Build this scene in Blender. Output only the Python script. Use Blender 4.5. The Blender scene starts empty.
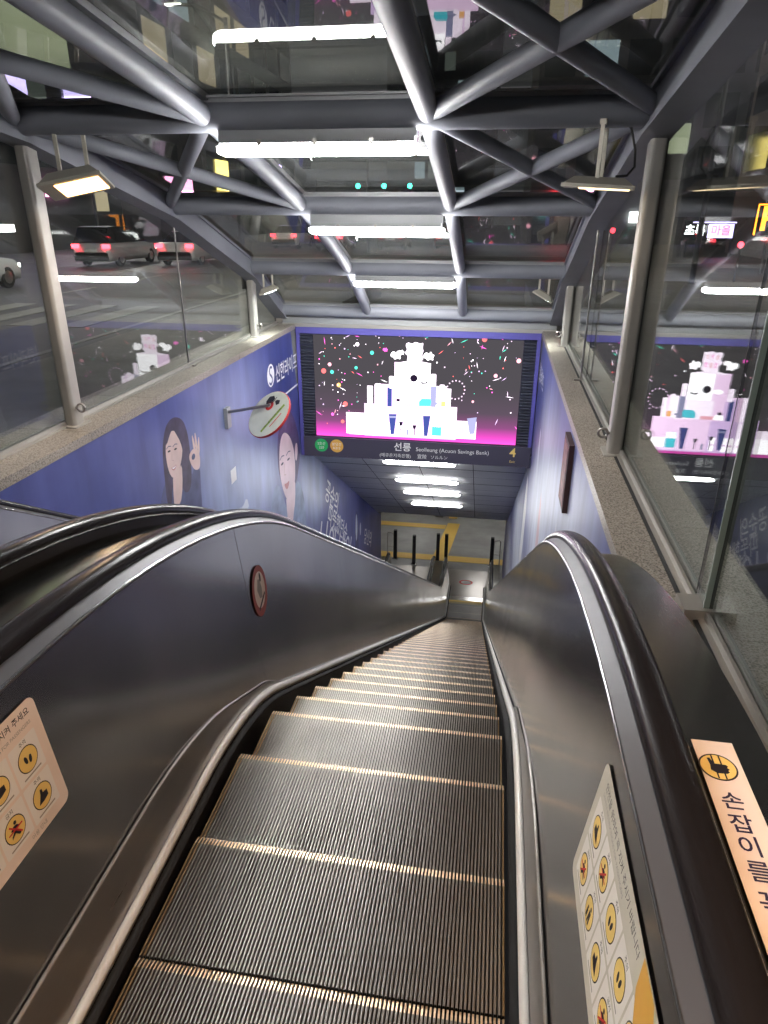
import bpy, math, random
from mathutils import Vector, Matrix
R = math.radians
random.seed(7)
SC = bpy.context.scene
COL = SC.collection
CAMZ = 1.877

# ------------------------------------------------------------------ materials
MATS = {}
def nmat(name):
    m = bpy.data.materials.new(name); m.use_nodes = True
    nt = m.node_tree
    for n in list(nt.nodes): nt.nodes.remove(n)
    out = nt.nodes.new('ShaderNodeOutputMaterial')
    MATS[name] = m
    return m, nt, out
def pbr(name, col, rough=.5, metal=0., coat=0., noise=None, spec=.5, rnoise=None, bump=None, stretch=None, aniso=0., brushed=0.):
    """principled surface; noise=(scale, amount) varies the colour, rnoise the roughness, bump=(scale, strength)"""
    m, nt, out = nmat(name)
    b = nt.nodes.new('ShaderNodeBsdfPrincipled')
    b.inputs['Base Color'].default_value = (*col, 1)
    b.inputs['Roughness'].default_value = rough
    b.inputs['Metallic'].default_value = metal
    b.inputs['Specular IOR Level'].default_value = spec
    b.inputs['Coat Weight'].default_value = coat
    b.inputs['Anisotropic'].default_value = aniso
    nt.links.new(b.outputs[0], out.inputs[0])
    if brushed:
        tg = nt.nodes.new('ShaderNodeTangent'); tg.direction_type = 'RADIAL'; tg.axis = 'X'; nt.links.new(tg.outputs[0], b.inputs['Tangent']); b.inputs['Anisotropic'].default_value = brushed
    tc = nt.nodes.new('ShaderNodeTexCoord')
    mp = nt.nodes.new('ShaderNodeMapping')
    if stretch: mp.inputs['Scale'].default_value = stretch
    nt.links.new(tc.outputs['Object'], mp.inputs[0])
    def noi(scale, detail=4):
        n = nt.nodes.new('ShaderNodeTexNoise'); n.inputs['Scale'].default_value = scale
        n.inputs['Detail'].default_value = detail
        nt.links.new(mp.outputs[0], n.inputs['Vector']); return n
    if noise:
        n = noi(noise[0]); mx = nt.nodes.new('ShaderNodeMixRGB'); a = noise[1]
        mx.inputs[1].default_value = (*[max(0, c*(1-a)) for c in col], 1)
        mx.inputs[2].default_value = (*[min(1, c*(1+a)) for c in col], 1)
        rp = nt.nodes.new('ShaderNodeValToRGB'); rp.color_ramp.elements[0].position = .3; rp.color_ramp.elements[1].position = .7
        nt.links.new(n.outputs['Fac'], rp.inputs[0]); nt.links.new(rp.outputs[0], mx.inputs[0])
        nt.links.new(mx.outputs[0], b.inputs['Base Color'])
    if rnoise:
        n = noi(rnoise[0]); mr = nt.nodes.new('ShaderNodeMapRange')
        mr.inputs['To Min'].default_value = max(.02, rough-rnoise[1]); mr.inputs['To Max'].default_value = rough+rnoise[1]
        nt.links.new(n.outputs['Fac'], mr.inputs[0]); nt.links.new(mr.outputs[0], b.inputs['Roughness'])
    if bump:
        n = noi(bump[0]); bp = nt.nodes.new('ShaderNodeBump'); bp.inputs['Strength'].default_value = bump[1]
        bp.inputs['Distance'].default_value = .01
        nt.links.new(n.outputs['Fac'], bp.inputs['Height']); nt.links.new(bp.outputs[0], b.inputs['Normal'])
    return m
def emi(name, col, s=1.):
    m, nt, out = nmat(name)
    e = nt.nodes.new('ShaderNodeEmission'); e.inputs[0].default_value = (*col, 1); e.inputs[1].default_value = s
    nt.links.new(e.outputs[0], out.inputs[0]); return m
def glass(name, tint=(.93, .96, .95), dirt=.03, dirtcol=(.5, .5, .46), rough=.0, ior=1.5):
    """architectural pane: Fresnel mirror over a clear sheet with a film of dust"""
    m, nt, out = nmat(name)
    geo = nt.nodes.new('ShaderNodeNewGeometry')
    mi = nt.nodes.new('ShaderNodeMapRange'); mi.inputs['To Min'].default_value = ior; mi.inputs['To Max'].default_value = 1/ior
    nt.links.new(geo.outputs['Backfacing'], mi.inputs[0])
    fr = nt.nodes.new('ShaderNodeFresnel'); nt.links.new(mi.outputs[0], fr.inputs['IOR'])
    tr = nt.nodes.new('ShaderNodeBsdfTransparent'); tr.inputs[0].default_value = (*tint, 1)
    gl = nt.nodes.new('ShaderNodeBsdfGlossy'); gl.inputs['Roughness'].default_value = rough
    gl.inputs[0].default_value = (1, 1, 1, 1)
    m1 = nt.nodes.new('ShaderNodeMixShader')
    nt.links.new(fr.outputs[0], m1.inputs[0]); nt.links.new(tr.outputs[0], m1.inputs[1]); nt.links.new(gl.outputs[0], m1.inputs[2])
    df = nt.nodes.new('ShaderNodeBsdfDiffuse'); df.inputs[0].default_value = (*dirtcol, 1)
    tl = nt.nodes.new('ShaderNodeBsdfTranslucent'); tl.inputs[0].default_value = (*dirtcol, 1)
    ad = nt.nodes.new('ShaderNodeMixShader'); ad.inputs[0].default_value = .4
    nt.links.new(df.outputs[0], ad.inputs[1]); nt.links.new(tl.outputs[0], ad.inputs[2])
    tc = nt.nodes.new('ShaderNodeTexCoord')
    n = nt.nodes.new('ShaderNodeTexNoise'); n.inputs['Scale'].default_value = 1.7; n.inputs['Detail'].default_value = 6
    nt.links.new(tc.outputs['Object'], n.inputs['Vector'])
    mr = nt.nodes.new('ShaderNodeMapRange'); mr.inputs['From Min'].default_value = .3; mr.inputs['From Max'].default_value = .7
    mr.inputs['To Min'].default_value = dirt*.5; mr.inputs['To Max'].default_value = dirt*1.5
    nt.links.new(n.outputs['Fac'], mr.inputs[0])
    m2 = nt.nodes.new('ShaderNodeMixShader')
    nt.links.new(mr.outputs[0], m2.inputs[0]); nt.links.new(m1.outputs[0], m2.inputs[1]); nt.links.new(ad.outputs[0], m2.inputs[2])
    nt.links.new(m2.outputs[0], out.inputs[0]); return m

pbr('steel', (.42, .40, .385), .30, 1., rnoise=(3, .06), noise=(.9, .10), stretch=(1, 1, 8))
pbr('steel_panel', (.40, .385, .375), .20, 1., rnoise=(2.2, .06), noise=(1.6, .16), stretch=(1, 1, 1))
pbr('steel_bright', (.74, .74, .74), .22, 1., rnoise=(5, .05))
pbr('steel_deck', (.48, .47, .44), .20, 1., brushed=.9)
pbr('trim_white', (.80, .78, .74), .40, .15)
pbr('guide', (.10, .10, .11), .42, .6)
pbr('rubber', (.010, .009, .010), .26, 0., coat=.0, spec=.42)
pbr('black', (.012, .012, .013), .5)
pbr('brush', (.008, .008, .008), .8)
pbr('frame_paint', (.255, .265, .305), .50, .0, spec=.35, rnoise=(7, .06), noise=(2, .08))
pbr('post_paint', (.42, .40, .37), .40, .2, rnoise=(7, .06), noise=(3, .10))
pbr('purlin_paint', (.33, .34, .35), .4, .2)
pbr('alu_channel', (.50, .48, .45), .38, .7)
pbr('glass_edge', (.22, .27, .24), .2)
pbr('seal', (.015, .016, .017), .6)
pbr('tread', (.315, .298, .278), .36, .80, noise=(5, .12), brushed=.8)
pbr('tread_side', (.30, .19, .09), .4, .6)
pbr('tread_edge_glint', (.84, .62, .40), .30, .7)  # orange tint paints the warm lamp glint on the step edges
pbr('tread_groove', (.012, .011, .010), .8)
pbr('sticker_pink', (.84, .74, .68), .45, noise=(6, .05))
pbr('sticker_grey', (.60, .58, .50), .45, noise=(6, .05))
pbr('white', (.85, .84, .82), .45)
pbr('paper', (.80, .78, .74), .5)
pbr('yellow', (.86, .63, .20), .45)
pbr('ink', (.015, .013, .02), .5)
pbr('ink_navy', (.02, .015, .06), .5)
pbr('red', (.60, .03, .03), .45)
pbr('red_faded', (.38, .09, .08), .5)
pbr('grey_text', (.35, .33, .31), .5)
pbr('green', (.02, .42, .12), .45)
pbr('ochre', (.72, .40, .08), .45)
pbr('sign_dark', (.058, .054, .085), .4)
pbr('sign_blue', (.10, .09, .36), .45)
pbr('sign_white', (.85, .85, .85), .4)
pbr('louvre', (.065, .07, .10), .45, .3)
pbr('granite_side', (.40, .36, .32), .5, noise=(60, .5))
pbr('soffit', (.80, .80, .80), .6, .0, noise=(1.5, .06), rnoise=(3, .08))
pbr('soffit_gap', (.03, .02, .022), .8)
pbr('tile_floor', (.30, .30, .29), .45, noise=(1.4, .2))
pbr('tactile', (.78, .52, .12), .5)
pbr('lobby_wall', (.62, .60, .55), .5, noise=(2, .06))
pbr('asphalt', (.075, .075, .078), .55, noise=(.35, .35), bump=(40, .2))
pbr('pavement', (.20, .19, .18), .7, noise=(1, .25))
pbr('road_paint', (.22, .22, .21), .6)
pbr('concrete', (.22, .22, .22), .8, noise=(.2, .2))
pbr('facade_dark', (.05, .05, .055), .5, noise=(.3, .2))
pbr('facade_pale', (.24, .23, .21), .7, noise=(.25, .2))
pbr('facade_glass', (.03, .04, .045), .12, .0, spec=.8)
pbr('lamp_body', (.50, .47, .40), .4, .3)
pbr('plastic_grey', (.33, .34, .35), .4)
pbr('car_silver', (.55, .56, .58), .35, .15, coat=.4)
pbr('car_black', (.015, .016, .018), .2, .2, coat=.6)
pbr('car_white', (.70, .70, .70), .3, .0, coat=.5)
pbr('car_red', (.35, .03, .03), .3, .1, coat=.5)
pbr('car_blue', (.04, .09, .28), .3, .2, coat=.5)
pbr('car_glass', (.01, .012, .014), .06, 0, spec=.9)
pbr('tyre', (.012, .012, .012), .8)
pbr('skin', (.68, .50, .48), .5, noise=(4, .10)); pbr('skin_pink', (.74, .58, .64), .5, noise=(2.2, .12)); pbr('skin_dark', (.56, .38, .37), .5)
pbr('hair', (.055, .040, .085), .5, noise=(6, .4)); pbr('hair_soft', (.085, .065, .16), .5, noise=(5, .3))
pbr('jacket', (.075, .085, .20), .5, noise=(4, .35)); pbr('jacket_pale', (.22, .28, .45), .5, noise=(3, .3))
pbr('lips', (.52, .22, .24), .5); pbr('pale_print', (.62, .66, .78), .5); pbr('print_white', (.88, .88, .92), .45)
pbr('disc_face', (.60, .62, .55), .4, noise=(8, .06)); pbr('disc_rim', (.55, .03, .03), .35); pbr('disc_green', (.25, .38, .06), .5)
pbr('maroon', (.22, .07, .075), .5, noise=(14, .7)); pbr('wood_dark', (.05, .02, .02), .5)
pbr('trunk', (.06, .045, .03), .9)

def granite():
    m, nt, out = nmat('granite')
    b = nt.nodes.new('ShaderNodeBsdfPrincipled'); b.inputs['Roughness'].default_value = .38
    tc = nt.nodes.new('ShaderNodeTexCoord')
    v = nt.nodes.new('ShaderNodeTexNoise'); v.inputs['Scale'].default_value = 95; v.inputs['Detail'].default_value = 3
    nt.links.new(tc.outputs['Object'], v.inputs['Vector'])
    rp = nt.nodes.new('ShaderNodeValToRGB'); e = rp.color_ramp.elements
    e[0].position = .36; e[0].color = (.13, .11, .095, 1); e[1].position = .62; e[1].color = (.58, .52, .45, 1)
    k = e.new(.47); k.color = (.42, .36, .30, 1)
    nt.links.new(v.outputs['Fac'], rp.inputs[0])
    w = nt.nodes.new('ShaderNodeTexNoise'); w.inputs['Scale'].default_value = 1.1; nt.links.new(tc.outputs['Object'], w.inputs['Vector'])
    mx = nt.nodes.new('ShaderNodeMixRGB'); mx.blend_type = 'MULTIPLY'; mx.inputs[0].default_value = .5
    nt.links.new(rp.outputs[0], mx.inputs[1]); nt.links.new(w.outputs['Fac'], mx.inputs[2])
    nt.links.new(mx.outputs[0], b.inputs['Base Color']); nt.links.new(b.outputs[0], out.inputs[0])
granite()
glass('glass_side', (.90, .94, .93), .022, (.35, .36, .34))
glass('glass_roof', (.80, .83, .81), .15, (.50, .51, .45))
emi('tube', (1, .99, .97), 62)
emi('tube_soffit', (1, 1, 1), 20)
emi('lobby_panel', (1, .98, .95), 8)
emi('flood_warm', (1, .55, .20), 7)
emi('flood_white', (.92, 1, .96), 55)
emi('flood_dim', (1, .75, .42), 2.0)
emi('led_red', (1, .04, .06), 9); emi('led_green', (.05, 1, .62), 14); emi('led_orange', (1, .28, .02), 5)
emi('led_pink', (1, .35, .62), 5); emi('led_white', (1, 1, 1), 6); emi('led_lav', (.62, .5, 1), 3.0); emi('led_yellow', (1, .75, .2), 5)
emi('win_warm', (1, .80, .50), .35); emi('win_cool', (.72, .9, 1), .35); emi('win_dim', (.62, .70, .62), .12); emi('win_and_wall_glow', (.80, .85, .55), .45)
emi('head_light', (1, .95, .85), 14); emi('led_teal', (.2, .9, .85), 2)
# the display's own picture
emi('px_white', (1, .86, 1), 1.77); emi('px_pale', (1, .70, .98), 1.50); emi('px_lav', (.86, .60, 1), 1.29); emi('px_pure', (1, .97, 1), 2.31)
emi('px_navy', (.10, .14, .55), 0.54); emi('px_black', (.05, .03, .08), 0.34); emi('px_cyan', (.10, .75, .90), 1.09); emi('px_pink', (1, .12, .62), 1.63)
emi('px_rose', (1, .45, .55), 1.36); emi('px_orange', (1, .50, .18), 1.36); emi('px_teal', (.10, .90, .65), 1.22); emi('px_red', (1, .16, .16), 1.36); emi('px_slate', (.42, .42, .68), 0.88)

def screen_mat():
    m, nt, out = nmat('px_ground')
    tc = nt.nodes.new('ShaderNodeTexCoord'); sp = nt.nodes.new('ShaderNodeSeparateXYZ'); nt.links.new(tc.outputs['Object'], sp.inputs[0])
    mr = nt.nodes.new('ShaderNodeMapRange'); mr.inputs['From Min'].default_value = -1.70; mr.inputs['From Max'].default_value = .03
    nt.links.new(sp.outputs['Z'], mr.inputs[0])
    rp = nt.nodes.new('ShaderNodeValToRGB'); e = rp.color_ramp.elements
    e[0].position = 0; e[0].color = (1.0, .10, .62, 1); e[1].position = 1; e[1].color = (.060, .055, .062, 1)
    for p, c in ((.07, (.62, .06, .42)), (.16, (.21, .06, .17)), (.30, (.085, .06, .085)), (.55, (.060, .054, .062))):
        k = e.new(p); k.color = (*c, 1)
    nt.links.new(mr.outputs[0], rp.inputs[0])
    em = nt.nodes.new('ShaderNodeEmission'); em.inputs[1].default_value = .95
    nt.links.new(rp.outputs[0], em.inputs[0]); nt.links.new(em.outputs[0], out.inputs[0])
screen_mat()

def poster_mat(name, blobs, deep=(.034, .050, .22), pale=(.40, .48, .72), mid=(.125, .14, .40)):
    """printed blue advertisement: soft pale patches of print and painted glow (in wall coordinates Y, Z) over a deep blue ground"""
    m, nt, out = nmat(name)
    b = nt.nodes.new('ShaderNodeBsdfPrincipled'); b.inputs['Roughness'].default_value = .42
    tc = nt.nodes.new('ShaderNodeTexCoord')
    n = nt.nodes.new('ShaderNodeTexNoise'); n.inputs['Scale'].default_value = .55; n.inputs['Detail'].default_value = 5
    nt.links.new(tc.outputs['Object'], n.inputs['Vector'])
    rp = nt.nodes.new('ShaderNodeValToRGB'); e = rp.color_ramp.elements
    e[0].position = .30; e[0].color = (*deep, 1); e[1].position = .72; e[1].color = (*mid, 1)
    nt.links.new(n.outputs['Fac'], rp.inputs[0])
    cur = rp.outputs[0]
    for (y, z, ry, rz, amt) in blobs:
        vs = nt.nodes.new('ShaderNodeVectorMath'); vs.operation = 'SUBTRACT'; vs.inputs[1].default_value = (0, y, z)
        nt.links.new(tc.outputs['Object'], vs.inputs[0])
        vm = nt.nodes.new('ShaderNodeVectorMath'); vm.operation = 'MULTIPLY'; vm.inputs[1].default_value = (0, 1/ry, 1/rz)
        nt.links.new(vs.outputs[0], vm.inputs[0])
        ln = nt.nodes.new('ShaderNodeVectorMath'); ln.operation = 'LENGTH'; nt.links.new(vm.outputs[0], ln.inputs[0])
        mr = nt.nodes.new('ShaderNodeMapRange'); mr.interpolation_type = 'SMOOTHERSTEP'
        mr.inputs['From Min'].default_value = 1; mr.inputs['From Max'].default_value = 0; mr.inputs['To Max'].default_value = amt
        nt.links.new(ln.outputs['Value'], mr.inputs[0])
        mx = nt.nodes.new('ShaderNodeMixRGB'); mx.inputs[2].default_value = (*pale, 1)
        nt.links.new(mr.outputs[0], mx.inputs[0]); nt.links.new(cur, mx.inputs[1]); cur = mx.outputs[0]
    # brushed streaks of the print
    n2 = nt.nodes.new('ShaderNodeTexNoise'); n2.inputs['Scale'].default_value = 2.5; n2.inputs['Detail'].default_value = 6
    mp = nt.nodes.new('ShaderNodeMapping'); mp.inputs['Scale'].default_value = (1, 1.6, .35)
    nt.links.new(tc.outputs['Object'], mp.inputs[0]); nt.links.new(mp.outputs[0], n2.inputs['Vector'])
    mr2 = nt.nodes.new('ShaderNodeMapRange'); mr2.inputs['From Min'].default_value = .3; mr2.inputs['From Max'].default_value = .7
    mr2.inputs['To Min'].default_value = .8; mr2.inputs['To Max'].default_value = 1.15
    nt.links.new(n2.outputs['Fac'], mr2.inputs[0])
    vm = nt.nodes.new('ShaderNodeVectorMath'); vm.operation = 'SCALE'
    nt.links.new(cur, vm.inputs[0]); nt.links.new(mr2.outputs[0], vm.inputs['Scale'])
    nt.links.new(vm.outputs[0], b.inputs['Base Color']); nt.links.new(b.outputs[0], out.inputs[0])
    return m
poster_mat('poster_left', [(8.6, -1.9, 2.6, 1.5, .75), (11.9, -2.7, 1.5, 1.5, .75), (12.3, -3.2, 1.0, 1.2, .6), (7.6, -1.3, 1.4, 1.0, .35), (8.2, -.45, 2.2, 1.0, .42)])  # last patch paints the lavender glow lying on the wall
poster_mat('poster_right', [(5.0, -1.3, 3.4, 1.9, 1.0), (8.5, -2.4, 4.0, 2.2, 1.0), (8.0, -.9, 2.6, 1.2, .6), (12.5, -4.8, 5, 2.2, .95), (16.5, -7, 4, 2.0, .9)], pale=(.80, .85, .97))  # pale print strengthened to paint in the glow on this wall

# ------------------------------------------------------------------ geometry helpers
class MB:
    """collects faces; build() links them as ONE mesh object"""
    def __init__(s): s.v = []; s.f = []; s.m = []; s.mats = []; s.sm = []
    def mi(s, mat):
        if mat not in s.mats: s.mats.append(mat)
        return s.mats.index(mat)
    def add(s, vs, fs, mat, smooth=False, M=None):
        o = len(s.v); k = s.mi(mat)
        s.v += [tuple(M @ Vector(p)) if M is not None else tuple(p) for p in vs]
        for f in fs: s.f.append(tuple(o+i for i in f)); s.m.append(k); s.sm.append(smooth)
        return s
    def box(s, a, b, mat, M=None, bev=0):
        x0, y0, z0 = a; x1, y1, z1 = b
        vs = [(x0,y0,z0),(x1,y0,z0),(x1,y1,z0),(x0,y1,z0),(x0,y0,z1),(x1,y0,z1),(x1,y1,z1),(x0,y1,z1)]
        fs = [(0,3,2,1),(4,5,6,7),(0,1,5,4),(1,2,6,5),(2,3,7,6),(3,0,4,7)]
        return s.add(vs, fs, mat, M=M)
    def prism(s, poly, a, b, mat, axis='x', M=None):
        """2-D polygon extruded between a and b along an axis"""
        n = len(poly)
        def p3(p, t): return {'x': (t, p[0], p[1]), 'y': (p[0], t, p[1]), 'z': (p[0], p[1], t)}[axis]
        vs = [p3(p, a) for p in poly] + [p3(p, b) for p in poly]
        fs = [tuple(range(n))[::-1], tuple(range(n, 2*n))] + [(i, (i+1) % n, n+(i+1) % n, n+i) for i in range(n)]
        return s.add(vs, fs, mat, M=M)
    def tube(s, pts, r, mat, seg=14, caps=True, rads=None, smooth=True):
        pts = [Vector(p) for p in pts]; n = len(pts); vs = []; prev = None
        for i, p in enumerate(pts):
            t = (pts[min(i+1, n-1)] - pts[max(i-1, 0)]).normalized()
            if prev is None:
                a = Vector((0, 0, 1)) if abs(t.z) < .9 else Vector((1, 0, 0)); u = t.cross(a).normalized()
            else:
                u = (prev - t*prev.dot(t)).normalized()
            prev = u; w = t.cross(u); rr = rads[i] if rads else r
            vs += [tuple(p + (u*math.cos(2*math.pi*k/seg) + w*math.sin(2*math.pi*k/seg))*rr) for k in range(seg)]
        fs = [(i*seg+k, i*seg+(k+1) % seg, (i+1)*seg+(k+1) % seg, (i+1)*seg+k) for i in range(n-1) for k in range(seg)]
        s.add(vs, fs, mat, smooth)
        if caps:
            s.add(vs[:seg], [tuple(range(seg))[::-1]], mat); s.add(vs[-seg:], [tuple(range(seg))], mat)
        return s
    def lathe(s, prof, mat, seg=24, M=None, smooth=True):
        vs = [(r*math.cos(2*math.pi*k/seg), r*math.sin(2*math.pi*k/seg), z) for r, z in prof for k in range(seg)]
        fs = [(i*seg+k, i*seg+(k+1) % seg, (i+1)*seg+(k+1) % seg, (i+1)*seg+k) for i in range(len(prof)-1) for k in range(seg)]
        return s.add(vs, fs, mat, smooth, M)
    def flat(s, poly, fn, mat):
        """2-D polygon on a surface, fn maps (u, v) to 3-D"""
        return s.add([fn(*p) for p in poly], [tuple(range(len(poly)))], mat)
    def text(s, body, size, fn, mat, align='LEFT', vertical='CENTER', shear=0., bold=0.):
        vs, fs = text_mesh(body, size, align, vertical, shear, bold)
        return s.add([fn(*p) for p in vs], fs, mat)
    def sweep(s, path, prof, mat, closed=True, smooth=True):
        """profile (x, n) carried along a path of (y, z); n is measured across the path"""
        n = len(path); k = len(prof); vs = []
        for i, (y, z) in enumerate(path):
            a = path[max(i-1, 0)]; b = path[min(i+1, n-1)]
            ty, tz = b[0]-a[0], b[1]-a[1]; l = math.hypot(ty, tz) or 1; ny, nz = -tz/l, ty/l
            vs += [(x, y+ny*d, z+nz*d) for x, d in prof]
        m = k if closed else k-1
        fs = [(i*k+j, i*k+(j+1) % k, (i+1)*k+(j+1) % k, (i+1)*k+j) for i in range(n-1) for j in range(m)]
        s.add(vs, fs, mat, smooth)
        if closed:
            s.add(vs[:k], [tuple(range(k))], mat); s.add(vs[-k:], [tuple(range(k))[::-1]], mat)
        return s
    def build(s, name, parent=None, loc=None):
        me = bpy.data.meshes.new(name); me.from_pydata(s.v, [], s.f)
        for m in s.mats: me.materials.append(MATS[m])
        me.polygons.foreach_set('material_index', s.m)
        me.polygons.foreach_set('use_smooth', s.sm)
        me.validate(); me.update()
        o = bpy.data.objects.new(name, me); COL.objects.link(o)
        if loc: o.location = loc
        if parent: o.parent = parent
        return o
_tc = {}
def text_mesh(body, size, align='LEFT', vertical='CENTER', shear=0., bold=0.):
    key = (body, align, vertical, shear, bold)
    if key not in _tc:
        cu = bpy.data.curves.new('t', 'FONT'); cu.body = body; cu.size = 1; cu.align_x = align; cu.align_y = vertical
        cu.resolution_u = 3; cu.shear = shear; cu.offset = bold
        ob = bpy.data.objects.new('t', cu); COL.objects.link(ob)
        me = bpy.data.meshes.new_from_object(ob.evaluated_get(bpy.context.evaluated_depsgraph_get()))
        _tc[key] = ([(v.co.x, v.co.y) for v in me.vertices], [tuple(p.vertices) for p in me.polygons])
        bpy.data.objects.remove(ob); bpy.data.curves.remove(cu); bpy.data.meshes.remove(me)
    vs, fs = _tc[key]
    return [(x*size, y*size) for x, y in vs], fs
def ell(cu, cv, ru, rv, n=24, a0=0., a1=2*math.pi, rot=0.):
    full = abs(a1-a0-2*math.pi) < 1e-6
    out = []
    for i in range(n if full else n+1):
        t = a0+(a1-a0)*i/n; x, y = ru*math.cos(t), rv*math.sin(t)
        out.append((cu+x*math.cos(rot)-y*math.sin(rot), cv+x*math.sin(rot)+y*math.cos(rot)))
    return out
def rrect(u0, v0, u1, v1, r, n=5):
    out = []
    for cx, cy, a in ((u1-r, v1-r, 0), (u0+r, v1-r, 90), (u0+r, v0+r, 180), (u1-r, v0+r, 270)):
        for i in range(n+1):
            t = R(a+90*i/n); out.append((cx+r*math.cos(t), cy+r*math.sin(t)))
    return out
def smooth(pts, it=2):
    for _ in range(it):
        out = []
        for i, p in enumerate(pts):
            q = pts[(i+1) % len(pts)]; out += [(p[0]*.75+q[0]*.25, p[1]*.75+q[1]*.25), (p[0]*.25+q[0]*.75, p[1]*.25+q[1]*.75)]
        pts = out
    return pts
def strip(pts, w):
    """polyline as a thin polygon"""
    L = []; Rr = []
    for i, p in enumerate(pts):
        a = pts[max(i-1, 0)]; b = pts[min(i+1, len(pts)-1)]
        tx, ty = b[0]-a[0], b[1]-a[1]; l = math.hypot(tx, ty) or 1; nx, ny = -ty/l*w/2, tx/l*w/2
        L.append((p[0]+nx, p[1]+ny)); Rr.append((p[0]-nx, p[1]-ny))
    return L + Rr[::-1]
def tag(o, label=None, cat=None, group=None, kind=None):
    if label: o['label'] = label
    if cat: o['category'] = cat
    if group: o['group'] = group
    if kind: o['kind'] = kind
    return o
def thing(name, label, cat, loc=(0, 0, 0), rz=0., group=None):
    o = bpy.data.objects.new(name, None); COL.objects.link(o); o.location = loc; o.rotation_euler = (0, 0, rz)
    return tag(o, label, cat, group)
def kids(o): return [c for c in bpy.data.objects if c.parent == o]
def dup(root, loc, rz=None, label=None, group=None):
    def cp(o, par):
        c = o.copy(); COL.objects.link(c); c.parent = par
        for ch in tree.get(o.name, []): cp(ch, c)
        return c
    tree = {}
    for o in list(bpy.data.objects):
        if o.parent: tree.setdefault(o.parent.name, []).append(o)
    r = cp(root, None); r.location = loc
    if rz is not None: r.rotation_euler = (0, 0, rz)
    if label: r['label'] = label
    if group: r['group'] = group
    return r
def light(name, kind, loc, energy, col=(1, 1, 1), size=.1, parent=None, aim=None, spot=None, sx=None, sy=None):
    l = bpy.data.lights.new(name, kind); l.energy = energy; l.color = col
    if kind == 'AREA':
        l.shape = 'RECTANGLE'; l.size = sx or size; l.size_y = sy or size
    else: l.shadow_soft_size = size
    if spot: l.spot_size = R(spot); l.spot_blend = .6
    o = bpy.data.objects.new(name, l); COL.objects.link(o); o.location = loc
    if aim is not None: o.rotation_euler = (Vector(aim)-Vector(loc)).to_track_quat('-Z', 'Y').to_euler()
    if parent: o.parent = parent; 
    return o

# ------------------------------------------------------------------ camera
f, fw, rt, up = 686.384, Vector((-.14319757, .9057134, -.3989708)), Vector((.9874982, .15759508, .00333015)), Vector((-.065892, .39350608, .91695758))
cam = bpy.data.cameras.new('camera'); co = bpy.data.objects.new('camera', cam); COL.objects.link(co)
cam.sensor_fit = 'VERTICAL'; cam.sensor_height = 24; cam.lens = f/1024*24; cam.clip_start = .02; cam.clip_end = 500
co.matrix_world = Matrix(((rt.x, up.x, -fw.x, 0), (rt.y, up.y, -fw.y, 0), (rt.z, up.z, -fw.z, CAMZ), (0, 0, 0, 1)))
SC.camera = co

# ------------------------------------------------------------------ profile of the escalators (y along, z up; upper landing z = 0)
SL = .594; LOW = -9.03
def vpath(verts, ds=.12):
    """polyline [(y, z, fillet radius)] -> dense rounded path"""
    out = []; n = len(verts)
    for i, (y, z, r) in enumerate(verts):
        if i in (0, n-1) or not r: out.append((y, z)); continue
        a = Vector(verts[i-1][:2]); p = Vector((y, z)); b = Vector(verts[i+1][:2])
        d0 = (a-p).normalized(); d1 = (b-p).normalized(); ang = d0.angle(d1); t = r/math.tan(ang/2)
        p0 = p+d0*t; p1 = p+d1*t; bis = (d0+d1).normalized(); c = p+bis*(r/math.sin(ang/2))
        a0 = math.atan2(p0.y-c.y, p0.x-c.x); a1 = math.atan2(p1.y-c.y, p1.x-c.x); da = (a1-a0+math.pi) % (2*math.pi)-math.pi
        k = max(4, int(abs(da)/R(1.6)))
        out += [(c.x+r*math.cos(a0+da*j/k), c.y+r*math.sin(a0+da*j/k)) for j in range(k+1)]
    res = [out[0]]
    for a, b in zip(out, out[1:]):
        l = math.hypot(b[0]-a[0], b[1]-a[1]); k = max(1, int(l/.8))
        res += [(a[0]+(b[0]-a[0])*j/k, a[1]+(b[1]-a[1])*j/k) for j in range(1, k+1)]
    return res
def zf(path):
    def g(y):
        if y <= path[0][0]: return path[0][1]
        for a, b in zip(path, path[1:]):
            if y <= b[0]: return a[1]+(b[1]-a[1])*(y-a[0])/max(1e-9, b[0]-a[0])
        return path[-1][1]
    return g
Y0, Y1 = -1.1, 19.25
yv = 2.13; ye = yv-LOW/SL; hv = 2.25; he = hv-LOW/SL
STEP = vpath([(Y0-.6, 0, 0), (yv, 0, 1.6), (ye, LOW, 1.6), (Y1+.5, LOW, 0)])
RAIL = vpath([(Y0, .955, 0), (hv, .955, 4.5), (he, LOW+.955, 4.0), (Y1, LOW+.955, 0)])
zs, zr = zf(STEP), zf(RAIL)
PB = vpath([(Y0, .265, 0), (1.72, .265, 1.6), (2.45, -.075, .6), (3.2, -.75, 0), (ye-1.0, LOW-.4, 0), (ye+.2, LOW-.2, 0), (Y1, LOW-.2, 0)])
zpb = zf(PB)
def ysamples(a, b):
    ys = sorted(set([round(p[0], 4) for p in STEP+RAIL+PB if a < p[0] < b] + [a, b])); out = [ys[0]]
    for y in ys[1:]:
        if y-out[-1] > .02: out.append(y)
    if out[-1] != b: out[-1] = b
    return out
HW = .730          # centre line to handrail centre
def ruled(mb, ys, fa, fb, mat, smooth=True):
    vs = []
    for y in ys: vs += [fa(y), fb(y)]
    mb.add(vs, [(2*i, 2*i+1, 2*i+3, 2*i+2) for i in range(len(ys)-1)], mat, smooth)

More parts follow.
